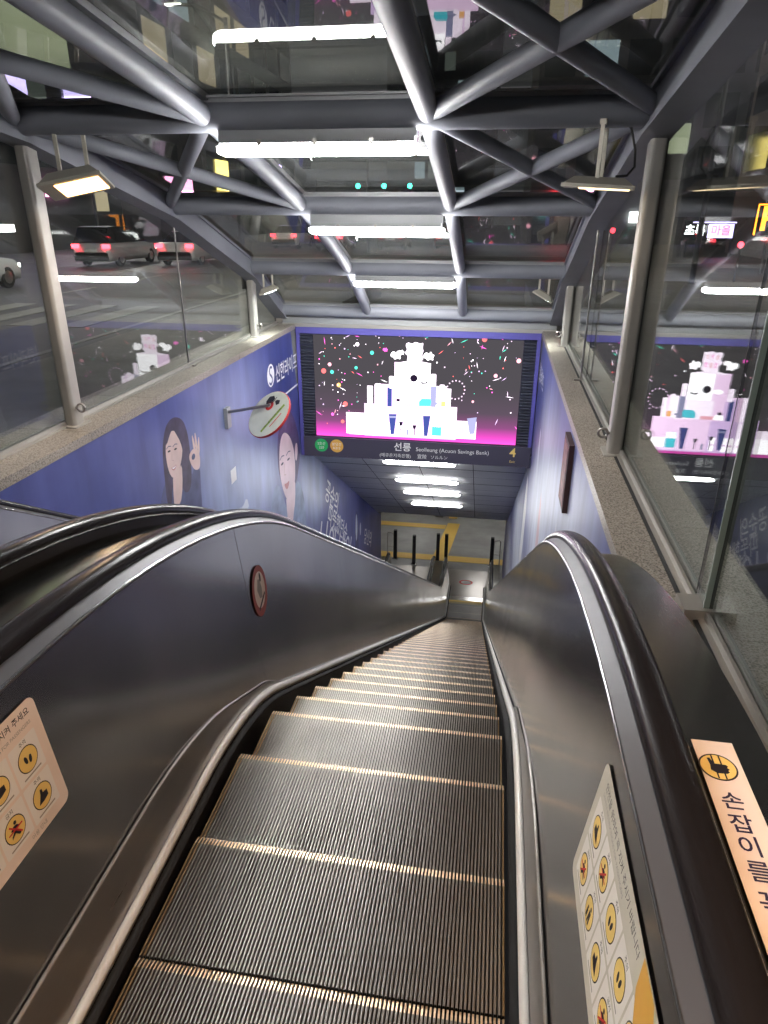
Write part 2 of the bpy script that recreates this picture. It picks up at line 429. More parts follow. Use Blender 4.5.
# one step, built once: ribbed tread and ribbed curved riser
def step_mesh():
    mb = MB(); n = 92; w = 1.0; p = w/n
    prof = []
    for i in range(n):
        x = -w/2+i*p
        prof += [(x, -.011), (x+p*.22, -.011), (x+p*.28, 0), (x+p*.78, 0), (x+p*.84, -.011)]
    prof.append((w/2, -.011))
    rows = [(-.405, 0, 1), (-.032, 0, 1), (-.004, -.006, .9), (0, -.016, .6), (-.006, -.08, .6), (-.020, -.16, .6), (-.04, -.235, .6)]
    k = len(prof); vs = []
    for i, (y, z, s) in enumerate(rows):
        for x, d in prof:
            if i < 2: vs.append((x, y, z+d))
            else: vs.append((x, y+d*.9, z+d*(.3 if i == 2 else 0)))
    m_ = mb.mi('tread')
    for i in range(len(rows)-1):
        for j in range(k-1):
            top = prof[j][1] == 0 and prof[j+1][1] == 0; low = prof[j][1] < 0 and prof[j+1][1] < 0
            mat = 'tread_groove' if low else ('tread_edge_glint' if i in (1, 2) and top else ('tread_side' if top and (j < 8 or j > k-9) else 'tread'))
            mb.f.append((i*k+j, i*k+j+1, (i+1)*k+j+1, (i+1)*k+j)); mb.m.append(mb.mi(mat)); mb.sm.append(False)
    mb.v = vs
    mb.box((-w/2, -.40, -.06), (w/2, -.03, -.03), 'black')
    return mb

def pict(mb, fn, u, v, r, kind, e):
    """yellow round pictogram with a black figure"""
    mb.flat(ell(u, v, r*1.08, r*1.08), lambda a, b: fn(a, b, e), 'ink'); mb.flat(ell(u, v, r, r), lambda a, b: fn(a, b, e*1.5), 'yellow')
    g = lambda a, b: fn(a, b, e*2); P = lambda pts: [(u+a*r, v+b*r) for a, b in pts]
    if kind == 0:      # footprints
        mb.flat(ell(u-.25*r, v+.05*r, .16*r, .34*r, rot=.2), g, 'ink'); mb.flat(ell(u+.22*r, v-.1*r, .16*r, .34*r, rot=-.2), g, 'ink')
    elif kind == 1:    # hand on rail
        mb.flat(P([(-.6, -.5), (-.2, .2), (-.1, .6), (.1, .55), (.1, .2), (.55, .15), (.55, -.35), (0, -.5)]), g, 'ink')
    elif kind == 2:    # child with adult
        mb.flat(ell(u-.2*r, v+.5*r, .15*r, .15*r), g, 'ink'); mb.flat(P([(-.4, .3), (0, .3), (.05, -.7), (-.15, -.7), (-.2, -.2), (-.25, -.7), (-.45, -.7)]), g, 'ink')
        mb.flat(ell(u+.35*r, v+.1*r, .12*r, .12*r), g, 'ink'); mb.flat(P([(.2, -.05), (.5, -.05), (.5, -.7), (.22, -.7)]), g, 'ink')
    elif kind == 3:    # running
        mb.flat(ell(u+.15*r, v+.52*r, .15*r, .15*r), g, 'ink'); mb.flat(P([(-.1, .35), (.2, .3), (.5, .0), (.2, .05), (.1, -.15), (.4, -.6), (.2, -.65), (-.1, -.25), (-.55, -.5), (-.5, -.3), (-.15, -.05), (-.45, .15)]), g, 'ink')
    elif kind == 4:    # trolley
        mb.flat(P([(-.55, .4), (-.3, .4), (-.2, .2), (.5, .2), (.35, -.25), (-.2, -.25), (-.1, -.4), (.4, -.4), (.4, -.5), (-.25, -.5)]), g, 'ink')
    if kind in (3, 4):
        mb.flat(strip([(u-.75*r, v-.0*r), (u+.75*r, v+.05*r)], r*.13), lambda a, b: fn(a, b, e*3), 'red'); mb.flat(strip([(u-.5*r, v+.6*r), (u+.5*r, v-.6*r)], r*.13), lambda a, b: fn(a, b, e*3), 'red')

def make_escalator(cx, label, detail):
    t = thing('escalator', label, 'escalator', (cx, 0, 0))
    sm = step_mesh()
    # steps spaced .405 along the running line
    Ls = [0.]
    for a, b in zip(STEP, STEP[1:]): Ls.append(Ls[-1]+math.hypot(b[0]-a[0], b[1]-a[1]))
    def at(s):
        for i in range(len(Ls)-1):
            if s <= Ls[i+1]:
                q = (s-Ls[i])/(Ls[i+1]-Ls[i]); a, b = STEP[i], STEP[i+1]; return a[0]+(b[0]-a[0])*q, a[1]+(b[1]-a[1])*q
        return STEP[-1]
    s0 = 1.128-STEP[0][0]; first = None
    for i in range(-5, 70):
        y, z = at(s0+i*.405)
        if y < -.9 or y > 18.5: continue
        if first is None: first = sm.build('step', t, (0, y, z))
        else:
            c = first.copy(); COL.objects.link(c); c.parent = t; c.location = (0, y, z)
    ys = ysamples(Y0, Y1)
    cuts = [Y0, 2.44, 4.3, 6.2, 8.1, 10.0, 11.9, 13.8, 15.7, 17.5, Y1]
    for sg in (-1, 1):
        X = lambda x: sg*x
        # skirt with its black brush
        mb = MB()
        ruled(mb, ys, lambda y: (X(.545), y, zs(y)+.055), lambda y: (X(.545), y, zs(y)-.32), 'black')
        mb.sweep([(y, zs(y)+.03) for y in ys], [(X(.545), .012), (X(.507), .004), (X(.507), -.004), (X(.545), -.012)], 'brush')
        mb.build('skirt', t)
        mb = MB()
        mb.sweep([(y, zs(y)+.062) for y in ys], [(X(.530), -.014), (X(.528), .004), (X(.536), .016), (X(.550), .018), (X(.557), .002), (X(.55), -.014)], 'trim_white')
        mb.build('skirt_trim', t)
        # sloping inner deck between the skirt and the panel
        mb = MB()
        ruled(mb, ys, lambda y: (X(.552), y, zs(y)+.066), lambda y: (X(.552+.0148*min(1, max(0, (zpb(y)-zs(y)-.07)/.19))), y, max(zpb(y), zs(y)+.074)), 'steel')
        mb.sweep([(y, max(zpb(y), zs(y)+.076)) for y in ys], [(X(.563), -.003), (X(.561), .003), (X(.570), .006), (X(.572), -.002)], 'alu_channel')
        mb.build('inner_deck', t)
        # balustrade panels
        for a, b in zip(cuts, cuts[1:]):
            mb = MB(); yy = ysamples(a+.002, b-.002)
            bot = lambda y: (X(.55+.123*(max(zpb(y), zs(y)+.075)-zs(y)-.0)*.98*.5+.008), y, max(zpb(y), zs(y)+.075))
            top = lambda y: (X(.656), y, zr(y)-.032)
            ruled(mb, yy, bot, top, 'steel_panel')
            mb.build('balustrade_panel', t)
        # bright guide strip that carries the handrail, handrail, newel
        mb = MB(); yy = ysamples(Y0, Y1)
        mb.sweep([(y, zr(y)) for y in yy], [(X(.656), -.050), (X(.654), -.034), (X(.657), -.028), (X(.690), -.012), (X(.705), -.014), (X(.705), -.050)], 'guide', smooth=False)
        mb.sweep([(y, zr(y)) for y in yy], [(X(.6525), -.036), (X(.6505), -.031), (X(.654), -.0265), (X(.658), -.028)], 'steel_bright')
        mb.build('handrail_guide', t)
        loop = [(y, zr(y)) for y in yy] ; c = (Y1, LOW+.962-.40)
        end = [(c[0]+.40*math.sin(R(a)), c[1]+.40*math.cos(R(a))) for a in range(9, 190, 9)]
        mb = MB(); pr = []
        for x, d in ((-.038, -.020), (-.0418, -.012), (-.043, -.002), (-.0415, .008), (-.037, .0155), (-.030, .0205), (-.020, .024), (-.008, .0255), (.008, .0255), (.020, .024), (.030, .0205), (.037, .0155), (.0415, .008), (.043, -.002), (.0418, -.012), (.038, -.020), (.030, -.024), (-.030, -.024)):
            pr.append((X(HW)+x*.93, d))
        mb.sweep(loop+end, pr, 'rubber'); mb.build('handrail', t)
        mb = MB()
        ypts = [(c[0]-.02, c[1]+.37)] + [(c[0]+.36*math.sin(R(a)), c[1]+.36*math.cos(R(a))) for a in range(0, 181, 10)] + [(c[0]-.02, LOW+.10)]
        mb.prism(ypts, X(.66), X(.77), 'steel_bright'); mb.build('newel', t)
    # outer decks
    def deck(x0, x1, skirt_side):
        mb = MB(); yy = ysamples(Y0, Y1)
        s = 1 if x0 > 0 else -1
        ruled(mb, yy, lambda y: (x0, y, zr(y)-.072), lambda y: (x1, y, zr(y)-.075), 'steel_deck')
        ruled(mb, yy, lambda y: (x1, y, zr(y)-.075), lambda y: (x1, y, zr(y)-1.35), 'steel_panel')
        ruled(mb, yy, lambda y: (x0-s*.012, y, zr(y)-.026), lambda y: (x0, y, zr(y)-.072), 'black')
        mb.build('outer_deck', t)
    deck(.742, .962, 1); deck(-.742, -.906, -1)
    # comb and landing plates
    mb = MB(); mb.box((-.54, 18.32, LOW-.05), (.54, 18.40, LOW+.012), 'yellow'); mb.box((-.54, 18.40, LOW-.05), (.54, 18.62, LOW+.014), 'steel_bright')
    for k in range(46): mb.box((-.5+k*.0218, 18.22, LOW-.004), (-.492+k*.0218, 18.33, LOW+.006), 'yellow')
    mb.build('comb_plate', t)
    mb = MB(); mb.box((-.95, 18.62, LOW-.05), (.95, 20.4, LOW+.012), 'steel')
    mb.flat(ell(-.05, 19.55, .22, .16), lambda a, b: (a, b, LOW+.0135), 'red'); mb.flat(ell(-.05, 19.55, .16, .10), lambda a, b: (a, b, LOW+.0145), 'white')
    mb.build('landing_plate', t)
    mb = MB(); mb.box((-.95, -3.2, -.06), (.95, Y0+.1, .004), 'steel_panel'); mb.build('landing_plate', t)
    return t
CX = -.36
esc = make_escalator(CX, 'escalator in the centre with ribbed steel steps and safety stickers on its dark panels', True)
esc2 = make_escalator(-2.185, 'second escalator mostly hidden behind the left balustrade, beside the blue poster wall', False)

# ---- stickers on our escalator (children, coordinates relative to its centre line)
def panel_x(sg, z): return sg*(.5740+.1215*(z-.265)-.0005)
def sticker(sg):
    base = 'sticker_pink' if sg < 0 else 'sticker_grey'
    mb = MB()
    def fn(u, v, e=0.): return (panel_x(sg, v)-sg*(.0015+e), u, v)
    u1, v0, v1 = 1.142, .548, .858; u0 = .40
    mb.flat(rrect(u0, v0, u1, v1, .022), fn, base)
    ref = (lambda u, v, e: (lambda a, b: fn(a, b, e)))
    tx = (lambda uu, vv, e, d=1: (lambda a, b: fn(uu+a*d, vv+b, e)))
    # seen from the steps: left sticker reads towards +Y, the right one towards -Y
    d = 1 if sg < 0 else -1
    if sg < 0:
        mb.text('안전을 꼭 지켜 주세요', .021, lambda a, b: fn(1.118+a, .832+b, .0004), 'ink', 'RIGHT', bold=.01)
        mb.text('SAFETY INSTRUCTIONS FOR PASSENGERS', .0125, lambda a, b: fn(1.112+a, .806+b, .0004), 'grey_text', 'RIGHT')
    else:
        mb.text('안전을 위하여 꼭 지켜 주시기 바랍니다', .022, lambda a, b: fn(1.10-a, .828+b, .0004), 'ink')
        mb.text('SAFETY INSTRUCTIONS FOR PASSENGERS', .0125, lambda a, b: fn(1.10-a, .806+b, .0004), 'grey_text')
    kinds = [0, 1, 3, 2, 4, 0, 1, 3] if sg < 0 else [1, 3, 0, 0, 2, 4, 3, 2]
    k = 0
    for row, vc in enumerate((.736, .628)):
        for col in range(6):
            uc = 1.068-col*.0985
            if uc < .45: continue
            mb.flat(rrect(uc-.046, vc-.050, uc+.046, vc+.050, .004), lambda a, b: fn(a, b, .0003), 'white' if sg < 0 else 'paper')
            pict(mb, fn, uc, vc-.002, .030, kinds[k % len(kinds)], .0006)
            title = '주의' if kinds[k % len(kinds)] < 3 else '금지'
            mb.text(title, .013, lambda a, b: fn(uc+a*d, vc+.040+b, .0006), 'ink', 'CENTER')
            mb.flat(strip([(uc-.03, vc-.041), (uc+.03, vc-.041)], .004), lambda a, b: fn(a, b, .0006), 'grey_text')
            k += 1
    mb.text('이용 안내', .014, lambda a, b: fn((1.0 if sg < 0 else .62)+a*d, .563+b, .0004), 'grey_text')
    if sg > 0:
        mb.flat([(.73, .856), (.66, .856), (.60, .80), (.67, .74), (.72, .80)], lambda a, b: fn(a, b, .0012), 'ochre')
    o = mb.build('safety_sticker', esc)
    o['label'] = 'pale pink sheet of yellow round pictograms on the left panel' if sg < 0 else 'cream sheet of yellow round pictograms with a peeling ochre corner'
sticker(-1); sticker(1)
# round red warning on the left panel beyond the first seam
mb = MB()
def fp(u, v, e=0.):
    zrel = v
    yc, zc = 2.575, .315
    y = yc+u*.86-v*.0; z = zc+v-u*.0
    bot = max(zpb(y), zs(y)+.075); top = zr(y)-.03
    q = (z-bot)/(top-bot); xb = .55+.123*(bot-zs(y))*.49+.008
    return (-(xb+(.652-xb)*q)+.004+e, y, z)
mb.flat(ell(0, 0, .118, .118, 32), lambda a, b: fp(a, b, 0), 'red_faded'); mb.flat(ell(0, .005, .085, .085, 28), lambda a, b: fp(a, b, .0008), 'sticker_pink')
mb.flat([(-.02, -.03), (-.04, .02), (-.01, .06), (.02, .05), (.03, 0), (.02, -.04)], lambda a, b: fp(a, b, .0014), 'grey_text')
mb.flat(ell(.03, .055, .012, .022), lambda a, b: fp(a, b, .0016), 'ink')
mb.flat(strip([(-.06, -.07), (.06, -.035)], .014), lambda a, b: fp(a, b, .002), 'ink')
o = mb.build('warning_sticker', esc); o['label'] = 'faded round red warning sticker'
# deck label on the right
mb = MB(); mb.box((.366+.36+.085, .40, .8885), (.530+.36, 1.192, .8900), 'sticker_pink')
def fd(u, v, e=0.): return (u+.36, v, .8902+e)
mb.flat(ell(.484, 1.118, .036, .036, 30), lambda a, b: fd(a, b, 0), 'ink'); mb.flat(ell(.484, 1.118, .0325, .0325, 30), lambda a, b: fd(a, b, .0004), 'yellow')
mb.flat(strip([(.478, 1.087), (.478, 1.149)], .003), lambda a, b: fd(a, b, .0007), 'ink'); mb.flat(strip([(.492, 1.087), (.492, 1.149)], .003), lambda a, b: fd(a, b, .0007), 'ink')
mb.flat([(.468, 1.108), (.470, 1.122), (.468, 1.140), (.473, 1.141), (.479, 1.126), (.500, 1.125), (.503, 1.121), (.500, 1.117), (.504, 1.113), (.500, 1.109), (.502, 1.105), (.497, 1.101), (.478, 1.100)], lambda a, b: fd(a, b, .001), 'ink')
for ch, yy in zip('손잡이를꼭', (1.030, .978, .930, .880, .822)):
    mb.text(ch, .045, lambda a, b: fd(.486+a, yy+b, .0004), 'ink_navy', 'CENTER', bold=.012)
for ch, yy in zip('잡으세요', (.755, .70, .645, .59)):
    mb.text(ch, .045, lambda a, b: fd(.486+a, yy+b, .0004), 'ink_navy', 'CENTER', bold=.012)
o = mb.build('deck_label', esc); o['label'] = 'pink strip label with black lettering and a yellow hand symbol'

# ------------------------------------------------------------------ setting: walls, copings, soffit, floors
XL, XR, YS = -3.29, .74, 11.28
COP = .197
def struct(mb, name): o = mb.build(name); o['kind'] = 'structure'; return o
mb = MB(); mb.box((XL-.45, -3.2, LOW-.3), (XL, 20.2, COP-.075), 'concrete'); struct(mb, 'wall_left')
mb = MB(); mb.box((XR, -3.2, LOW-.3), (XR+.45, 20.75, COP-.075), 'concrete'); struct(mb, 'wall_right')
def coping(x0, x1, name):
    mb = MB(); y = -3.2
    while y < YS-.01:
        e = min(y+1.18, YS); mb.box((x0, y+.002, COP-.075), (x1, e-.002, COP), 'granite'); y = e
    mb.box((x0+.01, -3.2, COP-.074), (x1-.01, YS, COP-.004), 'seal')
    struct(mb, name)
coping(XL-.70, XL+.015, 'trim_left'); coping(XR-.015, XR+.62, 'trim_right')
mb = MB(); mb.box((XL, -6.5, -.3), (XR, -3.2, -.002), 'pavement'); mb.box((XL, -3.2, -.4), (-3.14, Y0+.1, -.002), 'pavement'); mb.box((XR-.14, -3.2, -.4), (XR, Y0+.1, -.002), 'pavement')
struct(mb, 'floor')
# soffit below the sign, sloping down with the escalators: metal panels
sz = lambda y: 4.777-.59*y
mb = MB(); ya, yb = YS+.02, 19.45
n = 12; dy = (yb-ya)/n; cols = [XL, -2.35, -1.30, -.25, XR]
for i in range(n):
    for a, b in zip(cols, cols[1:]):
        y0, y1 = ya+i*dy+.035, ya+(i+1)*dy-.0
        if i % 2: y0 -= .023
        mb.add([(a+.006, y0, sz(y0)), (b-.006, y0, sz(y0)), (b-.006, y1, sz(y1)), (a+.006, y1, sz(y1))], [(0, 1, 2, 3)], 'soffit')
mb.add([(XL, ya, sz(ya)+.03), (XR, ya, sz(ya)+.03), (XR, yb, sz(yb)+.03), (XL, yb, sz(yb)+.03)], [(0, 1, 2, 3)], 'soffit_gap')
mb.box((XL-3, yb, sz(yb)), (XR+3, 30, sz(yb)+.3), 'soffit')
mb.add([(XL, ya, sz(ya)+.05), (XR, ya, sz(ya)+.05), (XR, yb, sz(yb)+.3), (XL, yb, sz(yb)+.3)], [(0, 1, 2, 3)], 'concrete')
struct(mb, 'ceiling')
# lower concourse
mb = MB(); mb.box((-9, 17.0, LOW-.3), (5, 30, LOW-.003), 'tile_floor')
for k in range(14):
    mb.box((-9, 20.9+k*.6, LOW-.0035), (5, 20.905+k*.6, LOW-.0015), 'grey_text')
struct(mb, 'floor_lower')
mb = MB(); mb.box((-9, 29.6, LOW), (5, 29.9, LOW+3.2), 'lobby_wall'); struct(mb, 'wall_back')
mb = MB(); mb.box((XL-.45-.6, 20.2, LOW), (XL-.10, 20.75, LOW+3), 'lobby_wall'); mb.box((XL-.45, 20.2, LOW), (XL, 20.24, LOW+3), 'lobby_wall'); struct(mb, 'trim_1')
def tact(poly, label):
    mb = MB(); mb.prism(poly, LOW-.002, LOW+.010, 'tactile', 'z')
    xs = [p[0] for p in poly]; ysx = [p[1] for p in poly]
    o = mb.build('tactile_paving'); tag(o, label, 'paving')
tact([(-5.2, 20.95), (.85, 20.95), (.85, 21.35), (-5.2, 21.35)], 'yellow tactile paving band straight across the lower floor by the landing')
tact([(-1.62, 21.36), (-1.12, 21.36), (-.86, 24.1), (-1.32, 24.1)], 'yellow tactile paving band running away across the lower floor')
tact([(-5.5, 23.55), (-1.40, 23.55), (-1.37, 23.9), (-5.5, 23.9)], 'yellow tactile paving band farthest away under the soffit edge')
mb = MB(); mb.box((-1.85, 24.6, LOW), (-1.55, 24.9, sz(yb)), 'facade_pale'); struct(mb, 'pillar')
# a small yellow notice on the floor
t = thing('floor_notice', 'small yellow folding floor notice on the lower concourse', 'sign', (-1.15, 24.55, LOW))
mb = MB(); mb.add([(-.16, 0, 0), (.16, 0, 0), (.16, .14, .5), (-.16, .14, .5)], [(0, 1, 2, 3)], 'yellow'); mb.add([(-.16, .28, 0), (.16, .28, 0), (.16, .145, .5), (-.16, .145, .5)], [(0, 3, 2, 1)], 'yellow'); mb.build('board', t)

# barrier posts at the lower landing
def bollard(x, y, label, rail):
    t = thing('barrier_post', label, 'post', (x, y, LOW), group='barrier posts at the lower landing')
    mb = MB(); mb.prism(rrect(-.055, -.055, .055, .055, .015), 0, 1.08, 'black', 'z'); mb.build('post', t)
    mb = MB(); mb.lathe([(0, .014), (.10, .014), (.10, 0)], 'steel_bright', 20); mb.build('base_plate', t)
    if rail:
        mb = MB(); d = rail
        mb.tube([(d*.06, .02, .01), (d*.06, .02, .90), (d*.08, .02, .95), (d*.24, .02, .98), (d*.27, .02, .94), (d*.27, .02, .01)], .018, 'steel', 10); mb.tube([(d*.06, .02, .45), (d*.27, .02, .45)], .014, 'steel', 8); mb.build('hoop_rail', t)
bollard(-2.90, 20.86, 'black barrier post with steel hoop by the far left wall of the lower landing', -1)
bollard(-1.44, 20.80, 'left one of two close black barrier posts between the escalators below', 0)
bollard(-1.16, 20.80, 'right one of two close black barrier posts between the escalators below', 0)
bollard(.36, 20.80, 'black barrier post with steel hoop beyond the right handrail end', 1)
bollard(-2.22, 20.55, 'black barrier post in front of the second escalator below', 0)

# ------------------------------------------------------------------ ground outside
mb = MB()
zg = -.35
for a, b in (((-120, -60), (XL-.44, 12.2)), ((XR+.44, -60), (80, 12.2)), ((-120, 12.2), (80, 160)), ((XL-.44, -60), (XR+.44, -6.5))):
    mb.box((a[0], a[1], zg-.3), (b[0], b[1], zg), 'asphalt')
struct(mb, 'ground')
mb = MB(); mb.box((-7.2, -20, zg), (XL-.71, 34, zg+.05), 'pavement'); mb.box((XR+.63, -20, zg), (9, 34, zg+.05), 'pavement'); mb.box((XL-.71, 11.9, zg), (XR+.63, 34, zg+.05), 'pavement')
struct(mb, 'sidewalk')
mb = MB()
for x in (-12.9, -16.1, -19.2):
    for k in range(16): mb.box((x-.07, 4+k*5.0, zg), (x+.07, 6.6+k*5.0, zg+.008), 'road_paint')
mb.box((-7.75, -20, zg), (-7.6, 60, zg+.008), 'road_paint'); mb.box((-22.4, -20, zg), (-22.25, 90, zg+.008), 'road_paint')
for k in range(9): mb.box((-18.4+k*1.15, 13.6, zg), (-17.8+k*1.15, 17.2, zg+.008), 'road_paint')
o = struct(mb, 'road_markings')

# ------------------------------------------------------------------ canopy
T = [(-4.4, 2.99), (-2.0, 3.0), (.40, 2.95), (2.75, 2.79), (5.12, 2.475), (7.5, 1.95), (9.8, 1.18), (11.2, .43)]
XA, XC = -2.05, -.525; XEL, XER = -3.50, .925
fr = thing('canopy_frame', 'grey tubular steel canopy frame with posts and crossed braces over the escalators', 'canopy', (0, 0, 0))
for (y, z) in T[1:]:
    mb = MB(); mb.tube([(XEL, y, z), (XER, y, z)], .096, 'frame_paint', 22); mb.build('cross_beam', fr)
    mb = MB(); mb.box((XEL-.05, y-.05, z+.075), (XER+.05, y+.05, z+.122), 'purlin_paint'); mb.box((XEL-.05, y-.085, z+.105), (XER+.05, y+.085, z+.120), 'purlin_paint'); mb.build('purlin', fr)
for X in (XA, XC):
    for a, b in zip(T[1:], T[2:]):
        mb = MB(); mb.tube([(X, a[0], a[1]), (X, b[0], b[1])], .072, 'frame_paint', 18); mb.build('rafter_tube', fr)
        mb = MB(); mb.prism([(a[0], a[1]+.085), (b[0], b[1]+.085), (b[0], b[1]+.124), (a[0], a[1]+.124)], X-.045, X+.045, 'purlin_paint'); mb.build('glazing_bar', fr)
for X, s in ((XEL, 1), (XER, -1)):
    mb = MB()
    lo = [(y, z-.13) for y, z in T[1:]]; hi = [(y, z+.10) for y, z in T[1:]]
    for (a, b, c, d) in zip(lo, lo[1:], hi, hi[1:]):
        mb.prism([a, b, d, c], X-.075, X+.075, 'frame_paint')
        mb.prism([(a[0], a[1]-.012), (b[0], b[1]-.012), (b[0], b[1]+.02), (a[0], a[1]+.02)], X-.10, X+.10, 'frame_paint')
        mb.prism([(c[0], c[1]-.02), (d[0], d[1]-.02), (d[0], d[1]+.115), (c[0], c[1]+.115)], X-.04, X+.04, 'purlin_paint')
        mb.prism([(c[0], c[1]-.03), (d[0], d[1]-.03), (d[0], d[1]), (c[0], c[1])], X-.10, X+.10, 'frame_paint')
    mb.build('edge_beam', fr)
def brace(p, q): 
    mb = MB(); mb.tube([p, q], .058, 'frame_paint', 16); mb.build('brace', fr)
for i in (2, 3, 4):
    a, b = T[i], T[i+1]
    brace((XC, a[0], a[1]), (XER, b[0], b[1])); brace((XER, a[0], a[1]), (XC, b[0], b[1]))
    brace((XA, a[0], a[1]), (XEL, b[0], b[1])); brace((XEL, a[0], a[1]), (XA, b[0], b[1]))
PXL, PXR = -3.525, .955
troof = zf([(y, z) for y, z in T])
for X, s in ((PXL, 1), (PXR, -1)):
    for y in (.45, 5.24, 9.95):
        mb = MB(); zt = troof(y)-.02
        mb.prism(rrect(X-.052, y-.075, X+.052, y+.075, .03), COP, zt, 'post_paint', 'z')
        mb.prism(rrect(X-.085, y-.12, X+.085, y+.12, .02), COP, COP+.012, 'post_paint', 'z')
        o = mb.build('post', fr)
        for dz in (.16,):
            rg = MB(); c = Vector((X+s*.100, y-.03, COP+dz))
            rg.tube([tuple(c+Vector((.034*math.cos(k*math.pi/8), 0, .034*math.sin(k*math.pi/8)))) for k in range(17)], .010, 'steel', 8, caps=False)
            rg.tube([tuple(c-Vector((s*.03, 0, 0))), (X+s*.045, y-.03, COP+dz)], .012, 'steel', 8)
            rg.build('glass_clamp', o)
# roof glass panes, each its own part
roofpanes = [(XEL, XA), (XA, XC), (XC, XER)]
for a, b in zip(T[1:], T[2:]):
    for x0, x1 in roofpanes:
        ex0 = x0+.05 if x0 != XEL else x0+.03; ex1 = x1-.05 if x1 != XER else x1-.03
        d = Vector((b[0]-a[0], b[1]-a[1])).normalized()
        p = (a[0]+d.x*.05, a[1]+d.y*.05+.126); q = (b[0]-d.x*.05, b[1]-d.y*.05+.126)
        mb = MB(); mb.prism([p, q, (q[0], q[1]+.012), (p[0], p[1]+.012)], ex0, ex1, 'glass_roof'); mb.build('roof_pane', fr)
# side glazing
GL, GR = -3.592, 1.018
where = {-1: 'left', 1: 'right'}
def sidepane(X, y0, y1, label, group=None, dx=0.):
    t = thing('side_glazing', label, 'glass panel', (X+dx, 0, 0), group=group)
    ys_ = [y0]+[y for y, z in T if y0 < y < y1]+[y1]
    top = [(y, troof(y)+.06) for y in ys_]
    mb = MB(); mb.prism([(y0+.003, COP+.018), (y1-.003, COP+.018)]+[(min(max(y, y0+.003), y1-.003), z) for y, z in top[::-1]], -.006, .006, 'glass_side'); mb.build('pane', t)
    mb = MB()
    mb.prism([(-.055, COP+.0015), (.055, COP+.0015), (.055, COP+.012), (.030, COP+.016), (.026, COP+.045), (.009, COP+.045), (.009, COP+.014), (-.009, COP+.014), (-.009, COP+.045), (-.026, COP+.045), (-.030, COP+.016), (-.055, COP+.012)], y0, y1, 'alu_channel', 'y')
    mb.prism([(-.075, COP+.001), (-.055, COP+.001), (-.055, COP+.008), (-.075, COP+.006)], y0, y1, 'seal', 'y')
    mb.build('base_channel', t)
    mb = MB(); mb.box((-.007, y1-.006, COP+.05), (.007, y1+.006, troof(y1)+.05), 'seal'); mb.build('joint_seal', t)
    return t
names = ['by the top landing', 'between the landing and the first tall post', 'just past the first tall post', 'before the second post', 'in the low corner beside the sign']
segs = [(-2.0, 2.86), (2.86, 5.24), (5.24, 7.75), (7.75, 9.95), (9.95, 11.2)]
for sd, X in ((-1, GL), (1, GR)):
    for (a, b), nm in zip(segs, names):
        sidepane(X, a, b, f'clear glass panel of the {where[sd]} side wall {nm}', dx=(.02 if a < 0 and sd > 0 else 0))
# end post of the near pane and clamp foot at the joint
for sd, X in ((-1, GL), (1, GR)):
    t = thing('joint_clamp', f'small steel clamp foot at a glass joint on the {where[sd]} coping', 'clamp', (X-sd*.03, 7.75, COP))
    mb = MB(); mb.box((-.10, -.03, 0), (.05, .03, .02), 'steel'); mb.tube([(-.03, 0, .02), (-.03, 0, .06)], .014, 'steel', 10); mb.build('foot', t)
    mb = MB(); mb.tube([(-.03, 0, .05), (-.03, 0, 1.66)], .010, 'steel', 10); mb.build('rod', t)
    o = thing('glass_edge_post', f'slim greenish glass edge strip standing on a metal corner piece of the {where[sd]} coping', 'edge strip', (X, 2.86, COP))
    mb = MB(); mb.box((-.012, -.006, .02), (.012, .006, troof(2.86)-COP+.05), 'glass_edge'); mb.build('edge_strip', o)
    mb = MB(); mb.box((-.10, -.03, .002), (.06, .12, .055), 'alu_channel'); mb.box((-.007, .14, .05), (.007, .146, troof(3.0)-COP+.05), 'seal'); mb.build('corner_piece', o)
# front of the canopy over the sign
mb = MB(); mb.box((XL-.2, YS-.02, .185), (XR+.2, YS+.4, .36), 'purlin_paint'); mb.box((XL-.2, YS-.06, .16), (XR+.2, YS+.02, .215), 'alu_channel'); struct(mb, 'trim_2')

# ------------------------------------------------------------------ lamps
def tube_lamp(y, zc, zbeam, label):
    t = thing('fluorescent_lamp', label, 'lamp', ((-2.0-.555)/2, y, zc), group='fluorescent tube lamps')
    L = .70
    mb = MB(); mb.box((-L+.03, -.075, .035), (L-.03, .075, .075), 'plastic_grey'); mb.box((-L+.02, -.045, .07), (L-.02, .045, zbeam-zc-.06), 'purlin_paint'); mb.build('housing', t)
    mb = MB(); pr = [(-.062, .036), (-.066, .0), (-.05, -.03), (-.02, -.042), (.02, -.042), (.05, -.03), (.066, 0), (.062, .036)]
    vs = []; n = len(pr)
    for x, s in ((-L, .55), (-L+.05, 1), (L-.05, 1), (L, .55)): vs += [(x, a*s, b*s) for a, b in pr]
    fs = [(i*n+j, i*n+(j+1) % n, (i+1)*n+(j+1) % n, (i+1)*n+j) for i in range(3) for j in range(n)] + [tuple(range(n))[::-1], tuple(range(3*n, 4*n))]
    mb.add(vs, fs, 'tube', True); mb.build('diffuser', t)
    for x in (-L*.55, 0, L*.55):
        mb = MB(); mb.box((x-.015, -.078, .02), (x+.015, -.068, .06), 'steel'); mb.build('clip', t)
def zb(y): return troof(y)-.085
tube_lamp(5.12, 2.275, 2.475, 'glowing tube lamp under the nearest cross beam in view')
tube_lamp(7.5, 1.715, 1.95, 'glowing tube lamp under the middle cross beam')
tube_lamp(9.8, .985, 1.18, 'glowing tube lamp under the farthest cross beam above the screen')
tube_lamp(.40, 2.75, 2.95, 'glowing tube lamp under the cross beam overhead at the top landing')
